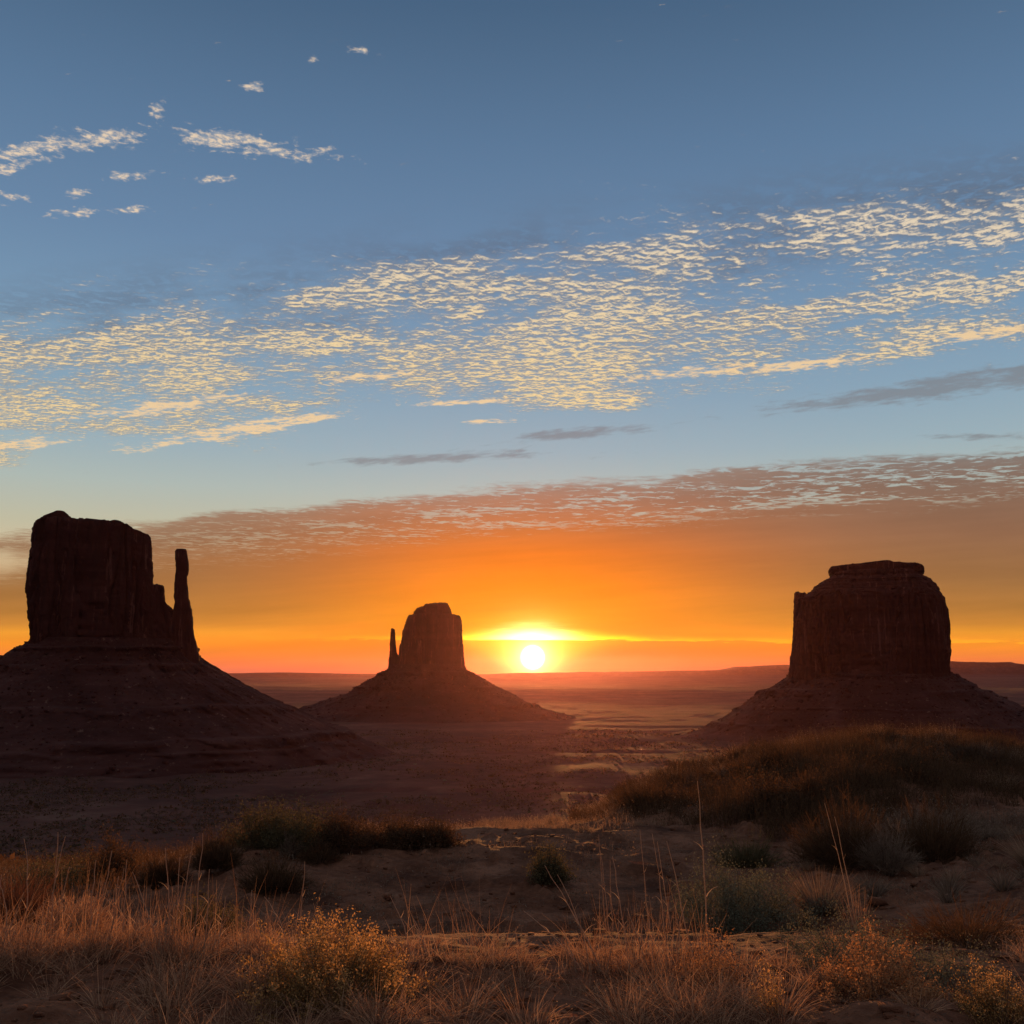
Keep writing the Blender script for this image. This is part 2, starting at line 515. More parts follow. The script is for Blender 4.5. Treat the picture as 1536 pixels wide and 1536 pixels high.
for d_ in (1000., 1300., 2000., 1e6):
    ds.append(d_); tab = tab + [[{1000.: -123., 1300.: -126.}.get(d_, VALLEY)] * len(AZ)]
tab = np.array(tab); lds = np.log(np.array(ds)); azs = np.array([(a - 768) / F for a in AZ])


def pchip_rows(x, xs, T):
    """smooth monotone interpolation down axis 0 of T"""
    h = np.diff(xs); d = np.diff(T, axis=0) / h[:, None]
    m = np.zeros_like(T)
    with np.errstate(divide='ignore', invalid='ignore'):
        w1 = 2 * h[1:] + h[:-1]; w2 = h[1:] + 2 * h[:-1]
        hm = (w1 + w2)[:, None] / (w1[:, None] / d[:-1] + w2[:, None] / d[1:])
    m[1:-1] = np.where((d[:-1] * d[1:] > 0), hm, 0); m[0] = d[0]; m[-1] = d[-1]
    i = np.clip(np.searchsorted(xs, x) - 1, 0, len(xs) - 2)
    t = ((x - xs[i]) / h[i])[:, None]; hh = h[i][:, None]
    return ((2 * t**3 - 3 * t**2 + 1) * T[i] + (t**3 - 2 * t**2 + t) * hh * m[i] + (-2 * t**3 + 3 * t**2) * T[i + 1] + (t**3 - t**2) * hh * m[i + 1])


LR = np.linspace(0, math.log(3000), 700)
TR = pchip_rows(LR, lds, tab)


def base_height(x, y):
    yy = np.maximum(y, 1.0); r = np.where(y > 0, yy, 1.0)
    a = np.clip(x / np.maximum(yy, 1.0), azs[0], azs[-1])
    l = np.clip(np.log(r), 0, LR[-1])
    fi = np.clip(l / LR[-1] * (len(LR) - 1), 0, len(LR) - 1.001); i = fi.astype(int); ft = fi - i
    ja = np.clip(np.searchsorted(azs, a) - 1, 0, len(azs) - 2)
    t = (a - azs[ja]) / (azs[ja + 1] - azs[ja]); t = t * t * (3 - 2 * t) * 0.5 + t * 0.5
    A = TR[i, ja] * (1 - t) + TR[i, ja + 1] * t; B = TR[i + 1, ja] * (1 - t) + TR[i + 1, ja + 1] * t
    return A * (1 - ft) + B * ft


def ground_z(x, y):
    x = np.asarray(x, float); y = np.asarray(y, float)
    r = np.hypot(x, y); z = base_height(x, y)
    nf = sm(r, 2.0, 4.5)
    wn = 1 - sm(r, 60, 160)
    z = z + fbm(x * 0.55, y * 0.8, seed=3, oct=3) * 0.06 * wn * nf * (1 + sm(r, 7, 14) * 0.9)
    hum = vn(x * 1.7, y * 2.6, 0, 9); z = z + (sm(hum, 0.45, 0.8) - 0.3) * 0.035 * wn * nf
    ridge = 1 - np.abs(2 * vn(x * 1.1 + y * 0.4, y * 3.2, 0, 21) - 1)
    z = z + sm(ridge, 0.75, 1.0) * 0.07 * wn * nf * sm(r, 7, 10)
    z = z + fbm(x / 1.6, y / 2.2, seed=61, oct=3) * 0.30 * sm(r, 16, 21) * wn * sm(x / np.maximum(y, 1), 0.04, 0.14)
    z = z + fbm(x * 4.5, y * 6, seed=5, oct=3, gain=0.6) * 0.020 * wn * (1 - sm(r, 25, 60))
    for bx, by, bh in ((1.72, 5.0, 0.10), (-0.55, 5.05, 0.09), (-2.4, 5.2, 0.08), (2.1, 5.4, 0.07), (-0.2, 6.3, 0.05), (1.0, 5.35, 0.07)):
        z = z + bh * np.exp(-((x - bx) / 0.42) ** 2 - ((y - by) / 0.30) ** 2)
    far = sm(r, 80, 500)
    z = z + far * fbm(x / 160, y / 230, seed=31, oct=5) * (5 - 2.5 * sm(r, 1400, 2600))
    wash = 1 - np.abs(2 * vn(x / 420 + fbm(x / 300, y / 300, seed=41, oct=2) * 0.6, y / 260, 0, 44) - 1)
    z = z - far * sm(wash, 0.86, 1.0) * (7 - 4.5 * sm(r, 1400, 2600))
    z = z + sm(r, 4500, 6500) * (1 - sm(r, 6500, 14000)) * 28 * sm(fbm(x / 2600, y / 2000, seed=51, oct=3), -0.35, 0.35)
    z = z + sm(r, 12000, 15000) * 40 * sm(fbm(x / 5000, y / 4000, seed=52, oct=3), -0.3, 0.3)
    return z


a1 = np.tan(np.linspace(R(-33), R(33), 900))
ang_f = np.linspace(R(-33), R(33), 900)
ang_c = np.linspace(R(33), R(360 - 33), 110)[1:-1]
ang_all = np.concatenate([ang_f, ang_c])
r_all = [0.0001, 0.6, 1.2]; rr = 1.8
while rr < 27500:
    r_all.append(rr)
    k_ = 0.02 if rr < 4.2 else (0.0045 if rr < 10 else (0.008 if rr < 45 else 0.016))
    rr *= 1 + k_
r_all.append(27500.0)
r_all = np.array(r_all)
RRg, AAg = np.meshgrid(r_all, ang_all, indexing='ij')
gx, gy = RRg * np.sin(AAg), RRg * np.cos(AAg)
gz = ground_z(gx, gy)
ground = np_mesh('ground', np.stack([gx, gy, gz], -1).reshape(-1, 3), grid_quads(len(r_all), len(ang_all), True), M_SAND, smooth=True)
tag(ground, kind='structure')


# ------------------------------------------------------------------ sandstone buttes
def interp_table(t, v):
    t = sorted(t); return np.interp(v, [a for a, b in t], [b for a, b in t])


def rock_part(name, parent, Y0, left, right, top, depth, nlev=150, nth=420, pw=0.6, amp=4.0, seed=1, mat=None, col=18.0,
              ledge=1.5, dy=0.0, capn=10, rough=1.0, smooth=False):
    """a rock body: left / right silhouettes given as (row, column), top as (column, row) or one row; depth = half depth / half width"""
    pys = [p for p, _ in left] + [p for p, _ in right]
    y_top, y_bot = min(pys), max(pys)
    def crown(xx, yy):
        return np.interp(xx / yy * Y0, tx, tz) + (np.round(vn(xx / 6, yy / 9, 0, seed + 41) * 2) / 2 - 0.5) * 3.0 * rough
    lev = np.linspace(y_bot, y_top, nlev)
    XL = np.array([at(interp_table(left, p), p, Y0)[0] for p in lev]); XR = np.array([at(interp_table(right, p), p, Y0)[0] for p in lev])
    Yf = Y0 - 0.8 * abs(depth) * np.median(XR - XL) / 2          # the front rim is what stands against the sky
    zl = np.array([at(768, p, Yf)[2] for p in lev])
    th = np.linspace(0, 2 * np.pi, nth, endpoint=False)
    c, s = np.cos(th), np.sin(th)
    ux = np.sign(c) * np.abs(c) ** pw; uy = np.sign(s) * np.abs(s) ** pw
    cx, hw = (XL + XR) / 2, (XR - XL) / 2
    hmax = hw * 0.35 + np.median(hw) * 0.65 if depth > 0 else hw
    hd = np.abs(depth) * hmax
    ph = math.atan2(float(np.median(cx)), Y0); cph, sph = math.cos(ph), math.sin(ph)
    lx_, ly_ = hw[:, None] * cph * ux[None], hd[:, None] * uy[None]
    x = cx[:, None] + lx_ * cph + ly_ * sph; y = Y0 + dy + ly_ * cph - lx_ * sph
    z = np.repeat(zl[:, None], nth, 1)
    # upright slabs and cracks, thin ledges; pushed inward so the outline stays
    nx, ny = (c * cph + s * sph)[None] * np.ones_like(x), (s * cph - c * sph)[None] * np.ones_like(x)
    q = vn(x / col, y / col, z / (col * 9), seed)
    q2 = vn(x / (col * 0.4), y / (col * 0.4), z / (col * 4), seed + 3)
    crack = 1 - np.abs(2 * vn(x / (col * 0.8), y / (col * 0.8), z / (col * 14), seed + 5) - 1)
    step = np.round(q * 4) / 4 * 0.7 + q * 0.3
    crack2 = 1 - np.abs(2 * vn(x / (col * 0.33), y / (col * 0.33), z / (col * 7), seed + 6) - 1)
    d = -(step * 1.9 + q2 * 0.6 + sm(crack, 0.86, 1.0) * 1.7 + sm(crack2, 0.86, 1.0) * 0.7) * amp
    zz = z + 3 * fbm(x / 60, y / 60, 0, seed=seed + 8, oct=2)
    led = np.round(vn(0, 0, zz / 7.0, seed + 11) * 3) / 3
    chip = np.round(vn(x / 7, y / 7, z / 10, seed + 31) * 3) / 3 - 0.5
    d = d + (led - 0.5) * ledge * 0.7 + fbm(x / 5, y / 5, z / 7, seed=seed + 13, oct=3) * rough * 1.5 + chip * rough * 2.0 + amp * 0.75
    x = x + nx * d; y = y + ny * d
    if top is not None:
        tx = np.array([at(a, b, Y0)[0] for a, b in top]); tz = np.array([at(a, b, Yf)[2] for a, b in top])
        zb, zt = zl[0], zl[-1]
        ztx = crown(x, y)
        z = zb + (z - zb) * (ztx - zb) / (zt - zb)
    V = [np.stack([x, y, z], -1)]
    lx, ly, lz = x[-1], y[-1], z[-1]; mx, my = lx.mean(), ly.mean()
    for k in range(1, capn + 1):
        f = 1 - k / capn * 0.999
        X2, Y2 = mx + (lx - mx) * f, my + (ly - my) * f
        if top is not None: Z2 = crown(X2, Y2)
        else: Z2 = lz * 1.0
        Z2 = Z2 + fbm(X2 / 14, Y2 / 14, seed=seed + 21, oct=3) * 2.2 * (1 if k else 0) * rough + np.minimum(k, 2) * 0.6 * rough
        V.append(np.stack([X2, Y2, Z2], -1)[None])
    V = np.concatenate(V, 0)
    return np_mesh(name, V.reshape(-1, 3), grid_quads(V.shape[0], nth, True), mat or M_ROCK, parent, smooth=smooth)


def talus_part(parent, Y0, left, right, depth, nlev=170, nth=640, seed=1, ledges=((0.2, 1.0),), amp=6.0):
    pys = [p for p, _ in left] + [p for p, _ in right]
    lev = np.linspace(max(pys), min(pys), nlev)
    zl = np.array([at(768, p, Y0)[2] for p in lev])
    XL = np.array([at(interp_table(left, p), p, Y0)[0] for p in lev]); XR = np.array([at(interp_table(right, p), p, Y0)[0] for p in lev])
    th = np.linspace(0, 2 * np.pi, nth, endpoint=False); c, s = np.cos(th), np.sin(th)
    cx, hw = (XL + XR) / 2, (XR - XL) / 2
    cy = Y0
    top_hd = depth * hw[-1]
    hd = top_hd + (hw - hw[-1]) * 0.8
    ux = np.sign(c) * np.abs(c) ** 0.85; uy = np.sign(s) * np.abs(s) ** 0.85
    z = np.repeat(zl[:, None], nth, 1)
    tt = np.linspace(0, 1, nlev)[:, None]
    ph = math.atan2(float(cx[-1]), Y0); cph, sph = math.cos(ph), math.sin(ph)
    lx_, ly_ = hw[:, None] * cph * ux, hd[:, None] * uy
    x = cx[:, None] + lx_ * cph + ly_ * sph; y = cy + ly_ * cph - lx_ * sph
    gully = fbm(th[None] * 16 / 2 + 0 * x, z / 60, 0, seed=seed, oct=4)
    low_ = sm(1 - tt, 0.0, 0.25) * (1 - sm(1 - tt, 0.85, 1.0) * 0.3)
    r_off = gully * amp * 2.2 * low_ + fbm(x / 9, y / 9, z / 9, seed=seed + 5, oct=3) * amp * 0.35
    zw_ = z + 5 * fbm(x / 90, y / 90, 0, seed=seed + 8, oct=2)
    led = 0
    for zz, a in ledges:                     # thin hard beds that stand out
        zc = zl[0] + (zl[-1] - zl[0]) * zz
        broken = sm(vn(x / 55, y / 55, 0, seed + int(zz * 97)), 0.22, 0.5)
        led = led + a * broken * sm(zw_, zc - 14 * min(1, a), zc) * (1 - sm(zw_, zc, zc + 2.0)) * amp * 2.1
    led = led + (np.round(vn(x / 200, y / 200, zw_ / 14, seed + 17) * 3) / 3 - 0.5) * amp * 0.35 + (np.round(vn(x / 8, y / 8, z / 6, seed + 19) * 2) / 2 - 0.5) * amp * 0.35
    x = x + c * (r_off + led); y = y + s * (r_off + led)
    V = np.stack([x, y, z], -1)
    o = np_mesh('talus_slope', V.reshape(-1, 3), grid_quads(nlev, nth, True), M_TALUS, parent, smooth=False)
    # fallen blocks
    g = np.random.default_rng(seed); n = 2600
    li = (nlev * g.uniform(0.05, 0.97, n)).astype(int); ti = (nth * (0.75 + g.normal(size=n) * 0.17) % nth).astype(int)
    Cn = V[li, ti]; s_ = np.exp(g.normal(0.35, 0.5, n)) * Y0 / 2000
    cube = np.array([(i, j, k) for i in (-1, 1) for j in (-1, 1) for k in (-1, 1)], float) * 0.6
    fq = np.array([(0, 1, 3, 2), (4, 6, 7, 5), (0, 4, 5, 1), (2, 3, 7, 6), (0, 2, 6, 4), (1, 5, 7, 3)])
    bv = cube[None] * (1 + 0.35 * g.normal(size=(n, 8, 3))) * s_[:, None, None] * np.array([1.2, 1.0, 0.8]) + Cn[:, None]
    rb = np_mesh('rubble', bv.reshape(-1, 3), (np.arange(n)[:, None, None] * 8 + fq[None]).reshape(-1, 4), M_ROCK, parent)
    tag(rb, kind='stuff')
    return o, rb


# butte with the wide block and the tall free spire, on the left
YA = 1600.0
b1 = empty('sandstone_butte', (at(170, 980, YA)[0], YA, VALLEY))


def own(parent, parts):
    for p in parts:                          # keep world shape, origin at the thing's base
        for q in (p if isinstance(p, tuple) else (p,)):
            q.location = -Vector(parent.location)


pa = [
    rock_part('cliff', b1, YA,
              [(1000, 47), (960, 47), (930, 44), (884, 41), (882, 39), (860, 41), (820, 44), (808, 49), (790, 50), (776, 52), (770, 53)],
              [(1000, 246), (960, 244), (900, 240), (880, 238), (860, 236), (830, 235), (806, 234), (780, 233), (770, 232)],
              [(40, 788), (54, 783), (62, 779), (110, 779), (130, 780), (152, 779), (184, 781), (197, 789), (214, 794), (222, 797), (229, 806), (238, 812)],
              0.62, nlev=190, nth=700, pw=0.42, amp=5.0, seed=4),
    rock_part('cap_rock', b1, YA,
              [(792, 58), (784, 57), (778, 60), (773, 66), (769, 74), (766, 82)],
              [(792, 112), (784, 112), (777, 110), (773, 108), (769, 101), (766, 97)],
              None, 0.5, nlev=40, nth=220, pw=0.55, amp=1.4, seed=9, col=10, rough=0.7),
    rock_part('shoulder', b1, YA,
              [(1000, 205), (890, 215), (875, 225)],
              [(1000, 300), (975, 299), (950, 290), (914, 273), (897, 266), (890, 251), (875, 248)],
              [(200, 860), (226, 868), (230, 878), (236, 877), (246, 880), (249, 891), (256, 893), (262, 899), (290, 912)],
              0.5, nlev=90, nth=260, pw=0.7, amp=3.0, seed=14),
    rock_part('spire', b1, YA,
              [(1000, 250), (960, 254), (905, 260), (880, 261), (850, 264), (838, 263), (824, 263)],
              [(1000, 301), (984, 300), (964, 296), (945, 292), (908, 290), (905, 288), (890, 285), (860, 283), (845, 286), (834, 285), (824, 282)],
              [(262, 827), (265, 823), (279, 823), (281, 826), (285, 834)],
              0.9, nlev=130, nth=120, pw=0.8, amp=1.6, seed=24, ledge=0.9, rough=0.5, capn=4),
    talus_part(b1, YA,
               [(1165, -330), (1130, -250), (1090, -170), (1040, -95), (1012, -40), (990, 0), (978, 18), (966, 44), (958, 50)],
               [(1165, 700), (1140, 628), (1118, 580), (1098, 535), (1080, 490), (1066, 458), (1055, 430), (1040, 400), (1012, 342), (1000, 322), (985, 302), (975, 298), (966, 290), (958, 284)],
               0.55, seed=34, nlev=220, nth=900, ledges=((0.93, 0.5), (0.80, 0.9), (0.52, 0.9), (0.33, 1.3), (0.26, .6), (0.20, 0.6), (0.155, .6), (0.115, .6), (0.08, .5)), amp=6.0),
]
own(b1, pa)
tag(b1, 'largest butte, at the left, with a tall free-standing spire on its right', 'butte')

# the small far butte with a thin spire on its left, beside the sun
YB = 3000.0
b2 = empty('sandstone_butte', (at(650, 1000, YB)[0], YB, VALLEY))
pb = [
    rock_part('cliff', b2, YB,
              [(1012, 594), (1000, 596), (980, 599), (968, 600), (945, 603), (930, 607), (922, 611)],
              [(1012, 701), (1000, 699), (980, 697), (950, 695), (930, 694), (923, 692), (922, 690)],
              [(600, 926), (611, 922), (680, 921), (694, 924)],
              0.6, nlev=110, nth=420, pw=0.6, amp=6.0, seed=44, col=26),
    rock_part('cap_rock', b2, YB,
              [(930, 618), (922, 621), (912, 621), (906, 627)],
              [(930, 682), (920, 678), (912, 677), (908, 674), (906, 672)],
              [(618, 914), (624, 911), (636, 910), (637, 907), (655, 905), (671, 904), (676, 909), (680, 912)],
              0.7, nlev=40, nth=200, pw=0.7, amp=2.5, seed=47, col=22),
    rock_part('spire', b2, YB,
              [(1012, 581), (1000, 582), (980, 584), (960, 585), (943, 586)],
              [(1012, 608), (985, 607), (971, 603), (967, 598), (960, 594), (943, 593)],
              [(584, 946), (588, 942), (593, 945), (596, 966), (606, 970)],
              0.6, nlev=60, nth=90, pw=0.8, amp=1.5, seed=54, rough=0.5, capn=3),
    talus_part(b2, YB,
               [(1082, 370), (1068, 440), (1052, 485), (1046, 503), (1040, 524), (1032, 541), (1022, 550), (1012, 570), (1004, 582), (996, 590)],
               [(1082, 890), (1072, 850), (1062, 812), (1052, 785), (1040, 764), (1030, 745), (1018, 722), (1012, 712), (1006, 700), (996, 694)],
               0.6, seed=64, nlev=120, nth=520, ledges=((0.85, 1.0), (0.6, 1.2), (0.3, 1.0)), amp=6.0),
]
own(b2, pb)
tag(b2, 'small far sandstone butte with a thin short spire on its left, beside the rising sun', 'butte')

# the broad butte with a stepped cap, on the right
YC = 2100.0
b3 = empty('sandstone_butte', (at(1300, 1000, YC)[0], YC, VALLEY))
pc = [
    rock_part('cliff', b3, YC,
              [(1030, 1183), (1010, 1184), (985, 1186), (960, 1188), (930, 1189), (900, 1192), (893, 1194), (886, 1206), (882, 1214)],
              [(1030, 1423), (1012, 1421), (990, 1421), (975, 1423), (940, 1421), (915, 1418), (895, 1412), (886, 1406), (882, 1403)],
              None, 0.75, nlev=150, nth=760, pw=0.5, amp=5.0, seed=74, col=16),
    rock_part('slab', b3, YC,
              [(1030, 1184), (990, 1187), (950, 1189), (905, 1190), (889, 1191)],
              [(1030, 1230), (950, 1225), (905, 1212), (889, 1210)],
              [(1188, 889), (1208, 889), (1214, 894)],
              1.1, nlev=80, nth=140, pw=0.5, amp=1.8, seed=77, col=12, ledge=0.8),
    rock_part('upper_ledges', b3, YC,
              [(890, 1214), (880, 1217), (874, 1220), (868, 1230), (860, 1243), (854, 1248)],
              [(890, 1407), (880, 1404), (874, 1402), (868, 1395), (858, 1380), (854, 1376)],
              None, 0.8, nlev=60, nth=520, pw=0.6, amp=2.0, seed=84, col=20, ledge=6.0),
    rock_part('cap_rock', b3, YC,
              [(864, 1250), (859, 1247), (856, 1242), (850, 1241), (845, 1242)],
              [(864, 1374), (860, 1379), (857, 1385), (850, 1385), (845, 1384)],
              [(1240, 851), (1246, 848), (1270, 846), (1296, 844), (1318, 842), (1330, 841), (1340, 844), (1362, 846), (1378, 847), (1385, 850)],
              0.75, nlev=26, nth=420, pw=0.4, amp=1.6, seed=94, col=22, rough=0.8),
    talus_part(b3, YC,
               [(1116, 900), (1107, 985), (1098, 1040), (1085, 1070), (1072, 1088), (1060, 1108), (1048, 1124), (1036, 1146), (1032, 1154), (1022, 1168), (1012, 1184), (1004, 1190)],
               [(1112, 1640), (1098, 1595), (1080, 1556), (1066, 1534), (1056, 1515), (1044, 1492), (1032, 1462), (1026, 1456), (1018, 1440), (1010, 1425), (1004, 1418)],
               0.75, seed=104, nlev=160, nth=700, ledges=((0.93, 0.6), (0.72, 1.2), (0.30, 1.2), (0.5, 0.4)), amp=5.0),
]
own(b3, pc)
tag(b3, 'broad butte with a stepped flat cap and no spire, behind the brushy ridge', 'butte')


# ------------------------------------------------------------------ distant tablelands
def mesa(Y0, prof, depth, seed, jag=6):
    """a long table of rock, profile given as (column, row)"""
    xs_px = np.linspace(prof[0][0], prof[-1][0], 420)
    py_ = np.interp(xs_px, [a for a, b in prof], [b for a, b in prof])
    x = np.array([at(a, 1000, Y0)[0] for a in xs_px]); zt = np.array([at(768, b, Y0)[2] for b in py_])
    zt = zt + fbm(x / (Y0 * 0.012), 0 * x, seed=seed, oct=4) * jag
    zb = VALLEY - 5.0
    rows = []
    for fy, fz in ((-1.5, 0.0), (-0.5, 0.35), (-0.12, 0.55), (0, 1.0), (1.0, 1.0), (1.4, 0.5), (2.2, 0.0)):
        yy = Y0 + depth * fy + fbm(x / (Y0 * 0.02), 0 * x + fy, seed=seed + 2, oct=3) * depth * 0.15
        rows.append(np.stack([x, yy, zb + (zt - zb) * fz], -1))
    V = np.stack(rows, 0)
    o = np_mesh('hills', V.reshape(-1, 3), grid_quads(len(rows), len(x)), M_TALUS, smooth=False)
    return tag(o, kind='structure')


mesa(19000, [(150, 1030), (300, 1011), (345, 1010), (420, 1009), (470, 1010), (560, 1011), (700, 1012), (800, 1009), (960, 1007), (1100, 1005), (1118, 1002), (1150, 1003), (1186, 1005), (1300, 1004), (1500, 1001), (1700, 1004), (2100, 1020)], 1500, 3, 10)
mesa(23500, [(1000, 1010), (1090, 1005), (1120, 1000), (1180, 997), (1300, 995), (1425, 992), (1490, 994), (1518, 993), (1540, 997), (1620, 1000), (1800, 1008)], 1200, 7, 13)
mesa(9500, [(-300, 1040), (250, 1031), (420, 1041), (560, 1042), (700, 1048), (830, 1049), (1000, 1047), (1110, 1049), (1300, 1046), (1480, 1042), (1536, 1046), (1900, 1052)], 1400, 13, 7)
mesa(14000, [(-400, 1024), (300, 1022), (600, 1026), (800, 1025), (1000, 1028), (1200, 1024), (1470, 1020), (1600, 1022), (2000, 1030)], 1500, 17, 7)

# ------------------------------------------------------------------ air
hz = bpy.data.meshes.new('haze')
hx, hb, ht = 28500.0, -260.0, 330.0
vs_ = [(-hx, -hx, hb), (hx, -hx, hb), (hx, hx, hb), (-hx, hx, hb), (-hx, -hx, ht), (hx, -hx, ht), (hx, hx, ht), (-hx, hx, ht)]
hz.from_pydata(vs_, [], [(3, 2, 1, 0), (4, 5, 6, 7), (0, 1, 5, 4), (1, 2, 6, 5), (2, 3, 7, 6), (3, 0, 4, 7)])
haze = bpy.data.objects.new('haze', hz); COL.objects.link(haze)
hm_ = material('haze_air')
pv = S.nt.nodes.new('ShaderNodeVolumePrincipled')
pv.inputs['Density Attribute'].default_value = ''
pv.inputs['Color Attribute'].default_value = ''
pv.inputs['Temperature Attribute'].default_value = ''
pv.inputs['Color'].default_value = (0.80, 0.38, 0.44, 1)
pv.inputs['Density'].default_value = 0.42e-5
pv.inputs['Anisotropy'].default_value = 0.84
ho = S.nt.nodes.new('ShaderNodeOutputMaterial'); S.nt.links.new(pv.outputs[0], ho.inputs['Volume'])
hz.materials.append(hm_)
tag(haze, kind='stuff')

# ------------------------------------------------------------------ plants
def veg_mat(name, a, b, trans=0.45, mid=None, rough=0.8):
    m = material(name)
    rnd = geo('Random Per Island')
    pts = [(0.0, a + (1,)), (1.0, b + (1,))]
    if mid: pts.insert(1, (0.5, mid + (1,)))
    c = ramp(rnd, pts)
    n = S.nt.nodes.new('ShaderNodeObjectInfo')
    c = mix(S(n.outputs['Random']) * 0.25, c, scale_col(c, 0.55))
    finish(c, rough, None, 0.15, trans)
    return m


M_STRAW = veg_mat('straw', (0.17, 0.085, 0.05), (0.72, 0.45, 0.27), 0.4, (0.46, 0.25, 0.145))
M_STRAWG = veg_mat('straw_grey', (0.15, 0.09, 0.06), (0.36, 0.25, 0.17), 0.4)
M_STALK = veg_mat('stalk', (0.50, 0.34, 0.23), (0.68, 0.50, 0.35), 0.4)
M_GOLD = veg_mat('golden_leaf', (0.32, 0.18, 0.06), (0.85, 0.50, 0.22), 0.6, (0.56, 0.33, 0.12))  # yellow weed leaves, and sunlight painted onto the bush tips
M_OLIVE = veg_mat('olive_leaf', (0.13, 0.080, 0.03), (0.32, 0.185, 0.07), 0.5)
M_RUST = veg_mat('rust_leaf', (0.32, 0.14, 0.06), (0.66, 0.36, 0.17), 0.55)
M_SAGE = veg_mat('sage_leaf', (0.10, 0.10, 0.065), (0.24, 0.23, 0.15), 0.35)
M_GREEN = veg_mat('green_leaf', (0.085, 0.068, 0.032), (0.20, 0.155, 0.075), 0.4)
M_DARKB = veg_mat('brown_brush', (0.075, 0.038, 0.02), (0.19, 0.10, 0.048), 0.4)
M_PALE = veg_mat('pale_tuft', (0.26, 0.15, 0.09), (0.46, 0.29, 0.18), 0.45)
M_REDB = veg_mat('red_brush', (0.13, 0.05, 0.028), (0.28, 0.115, 0.06), 0.35)
M_SCRUB = veg_mat('valley_scrub_leaf', (0.075, 0.042, 0.028), (0.20, 0.125, 0.08), 0.3)
M_TWIG = veg_mat('twig', (0.09, 0.055, 0.04), (0.22, 0.15, 0.11), 0.0)


def rng(seed): return np.random.default_rng(seed)


def unit(v): return v / np.maximum(np.linalg.norm(v, axis=-1, keepdims=True), 1e-9)


def ribbons(P, D, L, Wd, B, nseg, g, taper=0.85):
    n = len(P); t = np.linspace(0, 1, nseg + 1)[None, :, None]
    side = unit(np.cross(D, unit(g.normal(size=(n, 3)))))
    C_ = P[:, None] + D[:, None] * L[:, None, None] * t + B[:, None] * L[:, None, None] * t * t
    w = (Wd[:, None, None] * 0.5) * (1 - taper * t)
    V = np.stack([C_ - side[:, None] * w, C_ + side[:, None] * w], 2).reshape(-1, 3)
    b = (np.arange(n) * (nseg + 1) * 2)[:, None]; k = (np.arange(nseg) * 2)[None]
    Q = np.stack([b + k, b + k + 1, b + k + 3, b + k + 2], -1).reshape(-1, 4)
    return V, Q, C_


def diamonds(Cn, s, g, up=0.4, slim=0.45):
    n = len(Cn)
    a = unit(g.normal(size=(n, 3)) + np.array([0, 0, up])); b = unit(np.cross(a, g.normal(size=(n, 3))))
    s = np.asarray(s)[:, None]
    V = np.stack([Cn - a * s * 0.5, Cn + b * s * slim * 0.5, Cn + a * s * 0.5, Cn - b * s * slim * 0.5], 1).reshape(-1, 3)
    return V, np.arange(n * 4).reshape(-1, 4)


def join(*vq):
    Vs, Qs, o = [], [], 0
    for V, Q in vq: Vs.append(V); Qs.append(Q + o); o += len(V)
    return np.concatenate(Vs), np.concatenate(Qs)


def ground_hit(px, py):
    d = ray(px, py); ts = np.exp(np.linspace(math.log(3.5), math.log(2500), 5000))
    x, y, z = d[0] / d[1] * ts, ts, EYE + d[2] / d[1] * ts
    g = ground_z(x, y); k = np.argmax(z < g)
    return np.array([x[k], y[k], g[k]])


def on_ground(px, dist):
    x = ray(px, 1010)[0] / ray(px, 1010)[1] * dist
    return np.array([x, dist, float(ground_z(np.array([x]), np.array([dist]))[0])])


def fan_stems(g, n, w, h, wd, nseg=4, spread=1.0, base=0.3):
    """stems from a broad foot whose tips fill an uneven dome"""
    az = g.uniform(0, 2 * np.pi, n); cz = g.uniform(0.06, 1, n); sz = np.sqrt(1 - cz * cz)
    rad = np.stack([np.cos(az), np.sin(az), 0 * az], 1)
    lump = 1 + 0.22 * np.sin(az * 2 + g.uniform(0, 6)) + 0.14 * np.sin(az * 5 + g.uniform(0, 6)) + 0.12 * np.sin(cz * 9 + az * 3)
    f = g.uniform(0.62, 1.04, n) * lump
    P = rad * (sz * base * w * g.uniform(0.2, 1.0, n))[:, None]
    tip = rad * (sz * w * 0.5 * f)[:, None]; tip[:, 2] = h * cz * f
    Bv = np.stack([0 * az, 0 * az, 0.12 + 0.1 * sz], 1) * h + g.normal(size=(n, 3)) * 0.04 * h
    dv = tip - P - Bv; L = np.linalg.norm(dv, axis=1)
    return ribbons(P, dv / L[:, None], L, np.full(n, wd), Bv / L[:, None], nseg, g, 0.6)


